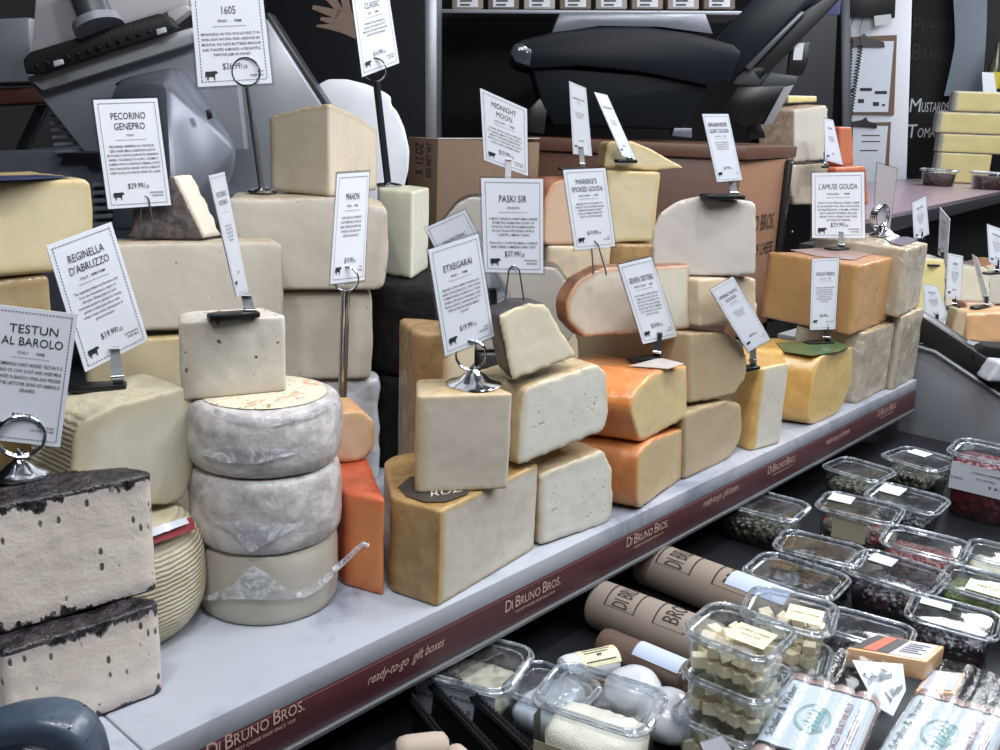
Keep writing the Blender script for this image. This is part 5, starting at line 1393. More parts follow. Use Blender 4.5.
# black ribbed crate wall and kraft roll ends at the front
root = thing('plastic_crate', 'black ribbed plastic crate edge in front of the clear tub under the red strip', 'crate', onz(480, 720, DECK))
for i, (a, b) in enumerate((((446, 672), (532, 752)), ((430, 684), (505, 765)), ((412, 700), (470, 775)))):
    p, q = onz(*a, DECK+.045), onz(*b, DECK+.045); n_ = 26; d = (q-p)/n_; m = MB()
    m.tube([p, q], .005, 8)
    for k in range(n_): m.tube([p+d*k+V((0, 0, .004)), p+d*k+V((0, 0, .009)), p+d*(k+.45)+V((0, 0, .004))], .0018, 6)
    m.build('ribbed_bar', BLACKP, root)
    m = MB(); w_ = (q-p).normalized(); m.prism([p-V((0, 0, .003)), q-V((0, 0, .003)), q-V((0, 0, .044)), p-V((0, 0, .044))], V((-w_.y, w_.x, 0))*.004); m.build('side_wall', BLACKP, root, smooth=0)
PALEK = plain('pale kraft paper', 'b3a496', .7, var=.05)
roll(onz(396, 752, DECK+.07), onz(448, 746, DECK+.07), .016, 'pale kraft roll end at the lower edge beside the black crate', 'small pale paper rolls', PALEK, False)
roll(onz(452, 752, DECK+.07), onz(478, 790, DECK+.07), .014, 'second pale kraft roll end at the lower edge by the black crate', 'small pale paper rolls', PALEK, False)
# clear domed clamshell behind the grated tub
FRc = tub_frame((490, 700), (560, 728), (545, 655), DECK+.05)
tub('cs', (0, 1, 0, 1), DECK+.05, 'low clear clamshell tub behind the big grated cheese tub', h=.048, fixed=(FRc[0], .05, .042))
fill('cs', .5, 'white_curds', 'white curds in the low clear clamshell', plain('white curds', 'b4b8bf', .6, bump=.3), .004)
# rounded dark blue plastic thing in the near corner
pl = PL(atd(50, 720, .62), -48)
root = thing('scanner_cradle', 'dark blue grey rounded plastic housing in the near lower corner', 'plastic housing', pl.at(40, 800))
def ex(px, pl, depth, name, mat, parent, bev=.003, smooth=40, back=0.0, seg=3):
    m = MB(); m.prism([pl.at(*p)+pl.n*back for p in px], pl.n*depth, bev=bev, seg=seg); return m.build(name, mat, parent, smooth=smooth)
ex([(-60, 800), (-60, 750), (-30, 735), (0, 726), (34, 722), (58, 726), (76, 738), (88, 756), (94, 780), (94, 800)], pl, .035, 'housing', plain('blue grey plastic', '3f4b5c', .35, coat=.3), root, .008)
ex([(-60, 800), (-56, 768), (-20, 750), (25, 743), (50, 748), (66, 762), (74, 785), (74, 800)], pl, .01, 'dark_recess', plain('dark blue plastic', '141a24', .3, coat=.4), root, .003, back=-.006)

q_ = pl.at(30, 790); m = MB(); m.prism([V((q_.x-.035, q_.y-.01, DECK+.001)), V((q_.x+.03, q_.y-.01, DECK+.001)), V((q_.x+.03, q_.y+.03, DECK+.001)), V((q_.x-.035, q_.y+.03, DECK+.001))], (0, 0, q_.z-DECK+.02), bev=.004)
m.build('stand', BLACKP, root)
# ---------------------------------------------------------------- store behind the shelf
def hull(pts, name, mat, parent=None, bev=.004, smooth=40):
    """solid through points (px, py, distance)"""
    m = MB()
    vs = [m.b.verts.new(atd(*p)) for p in pts]
    r = bmesh.ops.convex_hull(m.b, input=vs)
    junk = [v for v in m.b.verts if not v.link_faces]
    if junk: bmesh.ops.delete(m.b, geom=junk, context='VERTS')
    bmesh.ops.dissolve_limit(m.b, angle_limit=math.radians(4), verts=list(m.b.verts), edges=list(m.b.edges))
    if bev: bmesh.ops.bevel(m.b, geom=list(m.b.edges), offset=bev, segments=2, profile=.5, affect='EDGES')
    return m.build(name, mat, parent, smooth=smooth)
def plate(px, d0, ang, depth, name, mat, parent=None, bev=.003, at=None, back=0.0, seg=2, zmin=1.0015):
    a = at or (sum(p[0] for p in px)/len(px), sum(p[1] for p in px)/len(px))
    pl = PL(atd(a[0], a[1], d0), ang); m = MB()
    P = [pl.at(*p)+pl.n*back for p in px]
    for p in P: p.z = max(p.z, zmin)
    m.prism(P, pl.n*depth, bev=bev, seg=seg); return m.build(name, mat, parent), pl
def rootat(p, name, label, cat, group=None): return thing(name, label, cat, p, group)
ALU = plain('brushed aluminium', '8f939c', .36, metal=.3, var=.05, scale=6)
ALUD = plain('grey cast aluminium', '6a6f7b', .33, metal=.35, var=.05, scale=6)
ALUL = plain('light grey housing', 'bab6ba', .4, metal=.0, var=.03)
RUB = plain('black ribbed rubber', '17181b', .6, var=.15, bump=.6, scale=60)
# floor, walls, ceiling
BASEZ = 0
def struct(name, c, size, mat):
    m = MB(); m.box(c, size); return tag(m.build(name, mat, None, smooth=0), None, None, None, 'structure')
struct('floor', (2.5, 1.0, -.05), (11, 9, .1), plain('dark floor', '4a4744', .5))
struct('wall_back', (2.5, 5.05, 1.6), (11, .1, 3.2), plain('dim back wall', '2c2d31', .7))
struct('wall_right', (9.05, 1.0, 1.6), (.1, 9, 3.2), plain('grey side wall', '55555a', .7))
struct('wall_left', (-3.05, 1.0, 1.6), (.1, 9, 3.2), plain('grey side wall', '55555a', .7))
struct('wall_front', (2.5, -3.55, 1.6), (11, .1, 3.2), plain('pale front wall', '8b8a88', .7))
struct('ceiling', (2.5, 1.0, 3.25), (11, 9, .1), plain('ceiling', '77787c', .8))
# staff counter behind the shelf
m = MB(); m.box((1.0, 1.15, .985), (4.0, .94, .03), bev=.004); m.box((1.0, 1.15, .5), (3.9, .9, .94))
tag(m.build('back_counter', plain('dark counter', '3a3b40', .5)), 'dark staff counter behind the marble shelf', 'counter')
# ---- slicing machine
sm_p = atd(150, 210, 1.75); sm_p.z = 1.0
sm = rootat(sm_p, 'slicing_machine', 'grey aluminium meat slicing machine behind the ivory cheeses', 'slicing machine')
plate([(-30, 330), (-30, 152), (15, 150), (112, 152), (225, 190), (285, 200), (285, 330)], 1.86, -48, .30, 'base', ALUD, sm, .01)
for k in range(7):
    y = 107+k*7.2; plate([(46+k*1.5, y), (84+k*1.6, y-2.5), (84+k*1.6, y+1.2), (46+k*1.5, y+3.2)], 1.80-.002*k, -48, .02, 'vent_rib', ALU, sm, .001)
for k in range(7):
    y = 183+k*8; plate([(92, y), (111, y-1), (111, y+3), (92, y+4)], 1.83, -48, .02, 'vent_rib', ALU, sm, .001)
plate([(26, 78), (192, 27), (230, 20), (245, 150), (110, 152), (84, 152)], 1.74, -48, .03, 'carriage_plate', ALU, sm, .003)
plate([(26, 77), (192, 27), (196, 42), (42, 91)], 1.70, -48, .04, 'carriage_lip', plain('pale metal lip', 'a4a6a8', .35, metal=.4), sm, .003)
hull([(111, 90, 1.66), (111, 230, 1.66), (122, 78, 1.70), (165, 80, 1.56), (173, 230, 1.56), (176, 66, 1.66), (240, 150, 1.68), (222, 200, 1.68), (215, 230, 1.68), (190, 70, 1.8), (130, 78, 1.8), (130, 230, 1.8), (215, 230, 1.8)], 'motor_housing', ALUD, sm, .012)
plate([(206, 110), (211, 109), (213, 118), (208, 120)], 1.60, -20, .006, 'round_button', BLACKP, sm, .001)
plate([(36, -30), (190, -30), (188, 6), (163, 14), (30, 54)], 1.72, -48, .10, 'top_housing', ALUL, sm, .008)
plate([(22, 60), (29, 52), (158, 13), (168, 16), (175, 27), (168, 31), (38, 74), (25, 74)], 1.67, -48, .03, 'toothed_grip', RUB, sm, .004)
for k in range(13):
    x = 36+k*10.2; y = 66-k*3.1; p = atd(x, y, 1.668); m = MB(); m.lathe([(.004, 0), (.0035, .004), (.001, .009)], p, 8, Matrix(((1, 0, 0), (0, 0, -1), (0, 1, 0))).to_4x4()); m.build('grip_tooth', RUB, sm)
for (x, y) in ((58, 63), (161, 31)):
    plate([(x-5, y-2), (x+4, y-4), (x+5, y+1), (x-4, y+4)], 1.66, -48, .006, 'pale_pad', plain('pale pad', 'b9bcc2', .4), sm, .001)
plate([(166, 12), (186, 4), (190, 10), (172, 24)], 1.68, -48, .03, 'bracket', ALUL, sm, .003)
m = MB(); c0, c1 = atd(78, -30, 1.66), atd(98, 24, 1.66); m.tube([c0, c1], .030, 24); m.build('handle_tube', plain('brushed tube', '7d7f84', .3, metal=.8), sm)
m = MB(); ax = (c1-c0).normalized(); m.tube([c1-ax*.004, c1+ax*.010], .043, 28); m.build('flange', ALU, sm)
plate([(198, 60), (266, 18), (322, 106), (304, 215), (205, 215)], 1.92, -48, .02, 'blade_guard', plain('pale guard metal', '9a9da4', .35, metal=.4), sm, .004)
plate([(262, 14), (269, 12), (328, 104), (322, 112)], 1.90, -48, .05, 'guard_edge', plain('dark guard edge', '2b2c30', .35), sm, .003)
plate([(-30, 20), (30, 17), (31, 82), (-30, 84)], 1.95, -48, .15, 'side_panel', ALU, sm, .006)
plate([(14, 150), (36, 104), (48, 104), (26, 150)], 1.84, -48, .02, 'black_lever', BLACKP, sm, .003)
plate([(-30, 90), (44, 86), (46, 102), (-30, 106)], 2.0, -48, .12, 'wooden_board', plain('red brown wood', '5a352a', .5, var=.12), sm, .003)
# white round plate leaning behind the corner wedge
o, _ = plate([(316, 230), (314, 100), (318, 84), (328, 79), (346, 79), (366, 84), (384, 92), (391, 97), (390, 104), (397, 112), (404, 128), (409, 150), (408, 170), (403, 190), (396, 230)], 2.0, -48, .016, 'slicer_plate', plain('white plastic', 'e8ebf3', .35, coat=.2), None, .006)
tag(o, 'white rounded plastic plate standing behind the cream corner wedge', 'plastic plate')
# dark refrigerator with a picture of a hand
fr = rootat(V((2.0, 1.9, 0)), 'refrigerator', 'black refrigerator with a steel edge and a picture of a hand on its door', 'refrigerator')
FP = plate([(240, 420), (240, -60), (424, -60), (424, 420)], 2.6, -48, .22, 'door', plain('black door', '121317', .6, spec=.12), fr, .004)[1]
plate([(424, 420), (424, -60), (437, -60), (434, 420)], 2.6, -48, .22, 'steel_edge', plain('steel edge', '6c6f76', .35, metal=.6), fr, .003, at=(332, 180))
SK = plain('sepia hand print', '7d6a5c', .6, var=.25, scale=60)
hp = FP.shift(-.0015); m = MB()
for poly in ([(338, 8), (351, 12), (372, 20), (372, 42), (356, 39), (342, 33), (334, 24)], [(334, 24), (342, 33), (328, 29), (317, 27), (316, 25), (326, 24)], [(330, 8), (341, 11), (336, 19), (322, 13), (312, 9), (313, 5)], [(336, -2), (344, 11), (337, 12), (326, 0), (322, -6), (327, -7)], [(352, 12), (343, 10), (338, -12), (346, -12)], [(336, 18), (333, 25), (320, 20), (321, 17)]):
    m.b.faces.new([m.b.verts.new(hp.at(*p)) for p in poly])
o = m.build('hand_picture', SK, fr, smooth=0); o['label'] = 'brown printed hand with spread fingers'
# steel hood and printed sheets behind the cardboard box
hd = rootat(V((2.4, 2.2, 0)), 'steel_cabinet', 'grey steel cabinet with two printed sheets hung under its hood', 'cabinet')
plate([(440, 420), (440, -60), (660, -60), (660, 420)], 3.3, -48, .3, 'dark_back', plain('dark back', '121316', .7, spec=.2), hd, .004)
plate([(437, 62), (437, 14), (640, 6), (640, 40), (560, 62)], 3.25, -48, .04, 'hood_panel', plain('dull steel panel', 'a2a6b0', .5), hd, .004)
plate([(437, 14), (437, 8), (640, 0), (640, 6)], 3.23, -48, .06, 'hood_lip', ALU, hd, .002)
PAPER = plain('greyish paper', 'd2d5dc', .7, var=.03)
for q in ([(432, 138), (433, 74), (453, 73), (452, 138)], [(456, 138), (457, 76), (491, 75), (490, 138)]):
    o, pl = plate(q, 3.29, -48, .002, 'printed_sheet', PAPER, hd, 0, back=-.004)
    pl = pl.shift(-.0055); x0, x1 = q[0][0]+3, q[2][0]-3; m = MB(); rnd = random.Random(3)
    y = 79
    while y < 134:
        x = x0+rnd.random()*2
        while x < x1-2:
            w = 1.5+rnd.random()*4
            m.b.faces.new([m.b.verts.new(pl.at(*p)) for p in ((x, y), (min(x1, x+w), y-.3), (min(x1, x+w), y+1.5), (x, y+1.9))]); x += w+2+rnd.random()*3
        y += 5.5
    m.build('printed_text', INK, o, smooth=0)
# cardboard box
CB = plain('brown cardboard', '7d6653', .8, var=.06, bump=.1)
bx = rootat(atd(437, 260, 2.35), 'cardboard_box', 'brown cardboard box behind the dark-rimmed grey half round', 'box')
bx.location.z = 1.0
C0 = atd(438, 139, 2.3); Lc = atd(408, 136, 2.42); Rc = atd(540, 139, 2.36); Dn = V((0, 0, 1.0-C0.z))
m = MB(); bk = (Rc-C0).cross(V((0, 0, 1))).normalized(); bk = bk if bk.dot(CAM-C0) < 0 else -bk
up = [C0, Rc, Rc+(Lc-C0), Lc]; m.prism([V((p.x, p.y, 1.0005)) for p in up], (0, 0, C0.z-1.0005), bev=.002); m.build('carton', CB, bx)
pr = PL(C0, math.degrees(math.atan2(Rc.y-C0.y, Rc.x-C0.x)))
plr = PL(C0, math.degrees(math.atan2(C0.y-Lc.y, C0.x-Lc.x)))
bw = (C0-Lc); 
def fbx(u, v): return Lc+bw*u+V((0, 0, -v*.25))+plr.n*(-.0012 if plr.n.dot(CAM-C0) < 0 else .0012)
I = Ink(lambda a, b: fbx(.40+.9*(b), .42-a*.42+.0)); I.text('X  12 OZ', .5, .16, .30, .75, 1.0, res=1); I.text('50% NET WT', .5, .46, .19, .8, 1.0); I.build('printed_text', plain('brown black print', '2c2522', .7, var=.02), bx)
m = MB(); m.prism([C0+V((0, 0, .0006)), Rc+V((0, 0, .0006)), Rc+bk*.02+V((0, 0, .0012)), C0+bk*.02+V((0, 0, .0012))], (0, 0, .001)); m.build('torn_paper_edge', plain('white paper edge', 'c9cbd2', .6), bx, smooth=0)
# ---- wooden cabinet with shop lettering
WD = NT('dark brown wood'); mp = WD.n('ShaderNodeMapping'); mp.inputs['Scale'].default_value = (2, 2, 26); WD.set(mp, 0, WD.obj())
WD.pbsdf(WD.mix(WD.noise(3, 5, .6, 1.0, mp), lin('4a3026'), lin('69483a')), .45); WDK = WD.m
WL = NT('mid brown wood'); mp = WL.n('ShaderNodeMapping'); mp.inputs['Scale'].default_value = (3, 3, 12); WL.set(mp, 0, WL.obj())
WL.pbsdf(WL.mix(WL.noise(2, 5, .6, 1.5, mp), lin('7d5a44'), lin('96705a')), .5); WLT = WL.m
cz = atd(742, 160, 2.45); wl = atd(538, 155, 2.55); wr = atd(788, 152, 2.80)
wc_ = rootat(V(((cz.x+wr.x)/2, (cz.y+wr.y)/2, 1.0)), 'wooden_cabinet', 'brown wooden cabinet with shop lettering, the black scale stands on it', 'cabinet')
bk = V((.55, .83, 0))*.26
zt_ = cz.z
foot = [V((p.x, p.y, 1.0005)) for p in (wl, cz, wr)]+[V((wr.x, wr.y, 1.0005))+bk, V((wl.x, wl.y, 1.0005))+bk*1.3]
def walls(a, b, th, name, mat):
    d = (b-a).normalized(); n = V((-d.y, d.x, 0)); n = n if n.dot(bk) > 0 else -n
    m = MB(); m.prism([a, b, b+n*th, a+n*th], (0, 0, zt_-1.002), bev=.002); m.build(name, mat, wc_)
walls(foot[0], foot[1], .02, 'front_panel', WDK); walls(foot[1]+V((.002, .002, 0)), foot[2], .02, 'side_panel', WLT)  # front panel in a darker brown than the side panel
walls(foot[2]+V((.002, .0, 0)), foot[3], .02, 'end_panel', WDK); walls(foot[4], foot[0]+V((-.002, .002, 0)), .02, 'back_panel', WDK)
c = sum(foot, V())/5; m = MB(); m.prism([V((p.x, p.y, zt_+.001)) for p in [c+(q-c)*1.05 for q in foot[:2]]+[foot[2]+(foot[2]-foot[1]).normalized()*.10, foot[3]+(foot[2]-foot[1]).normalized()*.10]+[c+(foot[4]-c)*1.05]], (0, 0, .034), bev=.004); m.build('top_board', WDK, wc_)
d = (foot[2]-foot[1]).normalized(); q = foot[2]-d*.012; n = V((-d.y, d.x, 0)); n = -n if n.dot(CAM-q) < 0 else n
m = MB(); m.prism([q-d*.012+n*.003, q+d*.016+n*.003, q+d*.016+n*.018, q-d*.012+n*.018], (0, 0, zt_-1.004), bev=.002); m.build('black_post', BLACKP, wc_)
bolts = [proj((0, 0, 0))]
for y in (163, 196, 232):
    p = PL(q+n*.019, math.degrees(math.atan2(d.y, d.x))).at(792, y); m = MB(); m.sphere(p, .004, 10, 6); m.build('bolt', STEEL, wc_)
ps = PL(foot[2]+n*.0015, math.degrees(math.atan2(d.y, d.x)))
e0, e1 = ps.at(722, 232), ps.at(781, 221)
I = Ink(lambda u, v: e0+(e1-e0)*u+V((0, 0, -v*(e1-e0).length)))
I.text('DI BRUNO BROS.', .5, .03, .085, .96, .8, res=2); I.text('HOUSE OF CHEESE', .6, .16, .06, .7, .8, res=1)
I.build('shop_lettering', plain('black lettering', '1d1714', .6), wc_)
# ---- black scale on the cabinet
ZC = zt_+.0355
SB = plain('blue black plastic', '0f141c', .45, spec=.2); SB2 = plain('blue black body', '0d1218', .55, spec=.15)
sc_ = rootat(V((cz.x, cz.y+.1, ZC)), 'weighing_scale', 'large black counter scale with steel tray on the wooden cabinet', 'scale')
def at_scale(px, d0, depth, name, mat, bev, back=0.0): return plate(px, d0, -48, depth, name, mat, sc_, bev, back=back, at=(640, 80))
at_scale([(531, 66), (712, 80), (706, 90), (684, 130), (553, 126), (543, 108)], 2.62, .26, 'body', SB2, .008)
at_scale([(509, 55), (512, 46), (522, 40), (558, 31), (600, 27), (645, 27), (690, 33), (734, 44), (742, 52), (741, 60), (730, 82), (708, 86), (640, 72), (580, 66), (530, 69), (514, 64)], 2.60, .30, 'cover', SB, .008)
at_scale([(552, 33), (560, 13), (705, 13), (713, 34), (660, 27), (600, 26)], 2.66, .22, 'weighing_tray', plain('tray steel', '767a84', .3, metal=.25), .003)
at_scale([(511, 54), (514, 45), (522, 43), (532, 50), (530, 66), (516, 62)], 2.595, .01, 'end_cap', plain('shiny end cap', '3a4048', .12, coat=.6), .002)
at_scale([(527, 132), (528, 110), (540, 98), (547, 112), (544, 134)], 2.62, .05, 'foot', BLACKP, .002)
at_scale([(672, 136), (674, 128), (692, 128), (692, 138)], 2.62, .05, 'foot', ALUD, .002)
pt = V((cz.x, cz.y, 0))
# ---- monitor and till parts
mo = rootat(atd(750, 128, 2.75), 'till_monitor', 'black till monitor on a bent arm above the wooden cabinet', 'monitor')
mo.location.z = ZC
def mo_(px, d0, depth, name, mat, bev=.004): return plate(px, d0, -62, depth, name, mat, mo, bev, at=(760, 60))
mo_([(712, 44), (765, -14), (830, -30), (830, -8), (803, 9), (747, 66), (738, 74)], 2.60, .02, 'screen_back', plain('monitor back', '141a22', .4, spec=.3))
mo_([(747, 66), (803, 9), (840, -12), (843, -4), (822, 18), (760, 82)], 2.62, .03, 'screen_edge', plain('monitor edge', '16181c', .4))
mo_([(745, 67), (801, 11), (805, 12), (750, 70)], 2.595, .01, 'bright_rim', plain('dull steel rim', '5d6067', .35, metal=.5), .001)
mo_([(732, 84), (744, 66), (765, 66), (768, 74), (758, 86)], 2.62, .06, 'hinge', plain('grey hinge', '3c3f42', .5))
mo_([(756, 84), (768, 72), (798, 76), (796, 84), (780, 88), (764, 90)], 2.64, .05, 'arm', plain('grey hinge', '3c3f42', .5))
mo_([(720, 112), (738, 87), (788, 86), (766, 124), (745, 126)], 2.57, .02, 'lower_screen', plain('black screen', '0c0d10', .3), .001)
mo_([(763, 126), (784, 87), (794, 85), (772, 124)], 2.56, .02, 'grey_frame', plain('grey frame', '84878c', .5), .001)
mo_([(746, 140), (748, 122), (762, 124), (766, 138)], 2.66, .05, 'stand', BLACKP)
plate([(786, 78), (790, 46), (796, 41), (810, 42), (808, 62), (802, 76)], 2.62, -62, .04, 'card_reader', BLACKP, mo, .004)
o, _ = plate([(793, 60), (795, 43), (804, 43), (802, 60)], 2.615, -62, .001, 'white_sticker', plain('white sticker', 'c5c8cf', .5), mo, 0)
o, pl_ = plate([(803, 14), (803, -20), (842, -20), (840, 15)], 2.95, -60, .01, 'hanging_sign', plain('violet blue sign', '3f4470', .5)); tag(o, 'violet blue sign hanging at the upper edge by the white pillar', 'sign')
# ---- top shelf with price-tagged boxes
sh = rootat(atd(620, 8, 3.3), 'upper_shelf', 'upper shelf rail of grey steel running above the black scale', 'shelf')
plate([(440, 13), (440, 9), (745, 11), (745, 15)], 2.86, -48, .25, 'rail', ALU, sh, .002, at=(620, 0))
cols = ['8f857a', '6e645c', 'a8a298', '7c6a60', '9a948c', '8a7a70', 'a09890', '75695f']
for i, x in enumerate(range(452, 735, 36)):
    q = [(x, 9), (x, -40), (x+31, -40), (x+31, 9)]
    o, pl_ = plate(q, 2.88, -48, .12, 'carton', plain('carton '+cols[i % 8], cols[i % 8], .7, var=.05), None, .003, at=(620, 0))
    tag(o, 'small carton on the upper shelf ' + ('next to the black refrigerator', 'second from the black refrigerator', 'third from the black refrigerator', 'fourth from the black refrigerator', 'above the middle of the black scale', 'above the black scale, third from the monitor', 'second from the till monitor', 'next to the till monitor')[i], 'carton', 'cartons on the upper shelf')
    m = MB(); p_ = pl_.shift(-.0015)
    m.b.faces.new([m.b.verts.new(p_.at(*p)) for p in ((x+5, 7), (x+5, -6), (x+26, -6), (x+26, 7))]); lb = m.build('price_label', PAPER, o, smooth=0)
    m = MB(); p_ = pl_.shift(-.003)
    for k in range(3): m.b.faces.new([m.b.verts.new(p_.at(*p)) for p in ((x+8, -4+4*k), (x+22-2*k, -4+4*k), (x+22-2*k, -2.4+4*k), (x+8, -2.4+4*k))])
    m.build('printed_text', INK, lb, smooth=0)
# ---- white pillar, clipboards, phone
wp = rootat(V((5.0, 1.6, 0)), 'pillar', 'white pillar with clipboards between the steel cabinet and the chalkboard', 'pillar')
WP = plate([(846, 420), (848, -60), (914, -60), (893, 420)], 6.3, -60, .3, 'white_face', plain('pillar white', 'd0d3dc', .55, var=.04), wp, .004, zmin=.001)[1]
plate([(838, 420), (840, -60), (849, -60), (847, 420)], 6.25, -60, .2, 'steel_edge', plain('dark steel', '4c4e54', .4, metal=.5), wp, .003, zmin=.001)
plate([(735, 420), (770, -60), (841, -60), (800, 420)], 4.6, -52, .3, 'door', plain('charcoal door', '2a2c31', .5, spec=.3), rootat(V((4.0, 1.9, 0)), 'storage_cabinet', 'charcoal steel cabinet behind the till monitor', 'cabinet'), .004, zmin=CZ+.001)
def clipboard(bd, pp, cl, label, marks):
    r = rootat(WP.at(bd[0][0], bd[0][1]), 'clipboard', label, 'clipboard')
    def on(px, sft, th, nm, mat, par=r):
        p = WP.shift(sft); m = MB(); m.prism([p.at(*q) for q in px], p.n*th, bev=0); return m.build(nm, mat, par, smooth=0)
    on(bd, -.012, .009, 'board', plain('brown hardboard', '6d5648', .6)); o = on(pp, -.016, .003, 'paper', plain('clip paper', 'd4dae6', .6, var=.02))
    on(cl, -.028, .012, 'clip', BLACKP)
    m = MB(); p = WP.shift(-.0175)
    for q in marks: m.b.faces.new([m.b.verts.new(p.at(*a)) for a in ((q[0], q[1]), (q[2], q[1]), (q[2], q[3]), (q[0], q[3]))])
    m.build('printed_text', INK, o, smooth=0)
clipboard([(844, 114), (846, 37), (897, 35), (894, 115)], [(847, 112), (849, 42), (894, 41), (888, 112)], [(852, 47), (853, 41), (860, 38), (864, 33), (868, 38), (884, 42), (885, 47)],
          'clipboard with printed white sheet, upper of the two on the white pillar', [(860, 88, 872, 91), (875, 91, 887, 94), (858, 99, 864, 103), (873, 102, 879, 106), (882, 104, 885, 106), (845, 89, 853, 93)])
clipboard([(848, 230), (850, 123), (891, 122), (886, 232)], [(852, 230), (853, 126), (888, 126), (880, 230)], [(848, 126), (850, 122), (862, 120), (866, 117), (868, 121), (877, 124), (877, 128)],
          'clipboard with bluish sheet, lower of the two on the white pillar', [(862, 135, 880, 136), (862, 141, 880, 142), (860, 150, 878, 151)])
ph = rootat(WP.at(870, 18), 'telephone', 'black wall telephone with two coiled cords at the upper edge of the white pillar', 'telephone')
p = WP.shift(-.06); m = MB(); m.prism([p.at(*q) for q in ((846, 16), (848, -40), (898, -40), (895, 18))], p.n*.055, bev=.006); m.build('body', BLACKP, ph)
m = MB(); m.prism([(WP.shift(-.066)).at(*q) for q in ((875, 26), (874, 16), (891, 14), (892, 24))], p.n*.004); m.build('white_tag', plain('white sticker', 'c5c8cf', .5), ph, smooth=0)
for (x0, y0, x1, y1) in ((851, 38, 847, 122), (861, 44, 849, 124)):
    A, B = WP.shift(-.05).at(x0, y0), WP.shift(-.05).at(x1, y1); path = []; n_ = 200
    s1 = WP.u; s2 = WP.n
    for i in range(n_+1):
        t = i/n_; a = t*2*math.pi*26; path.append(A+(B-A)*t+s1*(.013*math.cos(a))+s2*(.013*math.sin(a)))
    m = MB(); m.tube(path, .0042, 5); m.build('coiled_cord', BLACKP, ph)
    m = MB(); m.tube([WP.shift(-.05).at(x0+3, 16), WP.shift(-.045).at(x0-1, 28), A], .002, 6); m.build('cord_lead', BLACKP, ph)
# ---- chalkboard with lettering and hanging paper
cb = rootat(V((5.6, 1.6, 0)), 'chalkboard', 'black chalkboard with chalk lettering to the right of the white pillar', 'chalkboard')
CBP = plate([(907, 186), (915, -60), (1080, -60), (1080, 186)], 6.9, -66, .06, 'board', plain('chalkboard black', '0d0e11', .8, var=.2, scale=8), cb, .003)[1]
CH = plain('chalk', 'b9bcc2', .9, var=.15, scale=80); CHD = plain('faded chalk', '2b282b', .9, var=.15, scale=80)
def chalk(t, px0, py0, px1, py1, cap, mat):
    p = CBP.shift(-.002); a, b = p.at(px0, py0), p.at(px1, py1); w = (b-a).length
    I = Ink(lambda u, v: a+(b-a)*u+V((0, 0, -v*w))); vs, fs, W = glyphs(t[0], 2); W2 = glyphs(t[1], 2)[2]
    I.text(t[0], 0, 0, cap/w, None, .8, 'l', 2); x = W*cap/w/.7*.8+.03
    I.text(t[1], x, 0, cap*.72/w, 1-x, .85, 'l', 2); I.build('chalk_lettering', mat, cb)
chalk(('\u00b7M', 'USTARDS'), 905, 112, 948, 112, .10, CH); chalk(('\u00b7T', 'OMATO'), 903, 138, 946, 137, .10, CH)
chalk(('P', 'EPPERS'), 912, 32, 952, 33, .11, CHD); chalk(('B', 'RANDS'), 911, 60, 953, 61, .12, CHD)
o_ = None; m = MB(); p = CBP.shift(-.09); rows = []
for i in range(13):
    t = i/12; y = -20+t*116; bow = .02*math.sin(t*3.0)
    rows.append([m.b.verts.new(p.at(952+3*math.sin(t*2.4)-14*max(0, t-.55)*1.6+0*t, y)+p.n*(-bow)), m.b.verts.new(p.at(987-2*t*t*3, y-1.5)+p.n*(-bow-.01))])
for A, B in zip(rows, rows[1:]): m.b.faces.new((A[0], A[1], B[1], B[0]))
bmesh.ops.solidify(m.b, geom=list(m.b.faces), thickness=.0015)
tag(m.build('paper_banner', plain('blue grey paper', '969fae', .6, var=.03), None, smooth=60), 'long grey paper strip hanging down over the chalkboard', 'paper strip')
# bottles past the paper
for i, (x, c_, lb) in enumerate(((990, '3a3a2a', 'b5a340'), (1014, '2a2420', '8a7a60'))):
    b_ = CBP.shift(-.25).at(x, 96); r = rootat(b_, 'bottle', ('bottle with yellow label beside the hanging paper strip', 'dark bottle at the picture edge behind the yellow labelled bottle')[i], 'bottle')
    m = MB(); m.lathe([(.0, 0), (.05, 0), (.052, .015), (.052, .2), (.022, .28), (.02, .36), (0, .36)], b_, 20, cap=False); m.build('glass', plain('bottle '+c_, c_, .2), r)
    m = MB(); m.lathe([(.053, .05), (.053, .16)], b_, 20, cap=False); m.build('label_band', plain('label '+lb, lb, .5), r)
CBS = plate([(960, 100), (960, 97), (1080, 96), (1080, 99)], 6.5, -66, .3, 'bottle_shelf', plain('dark shelf', '2a2a2c', .5), None, .002)[0]; tag(CBS, 'dark bottle shelf in front of the chalkboard at the picture edge', 'shelf')
o, pl_ = plate([(983, 93), (982, 72), (994, 73), (997, 94)], 6.2, -66, .002, 'price_tag', CARD, None, 0); tag(o, 'tiny white price tag hanging under the yellow labelled bottle', 'price tag')
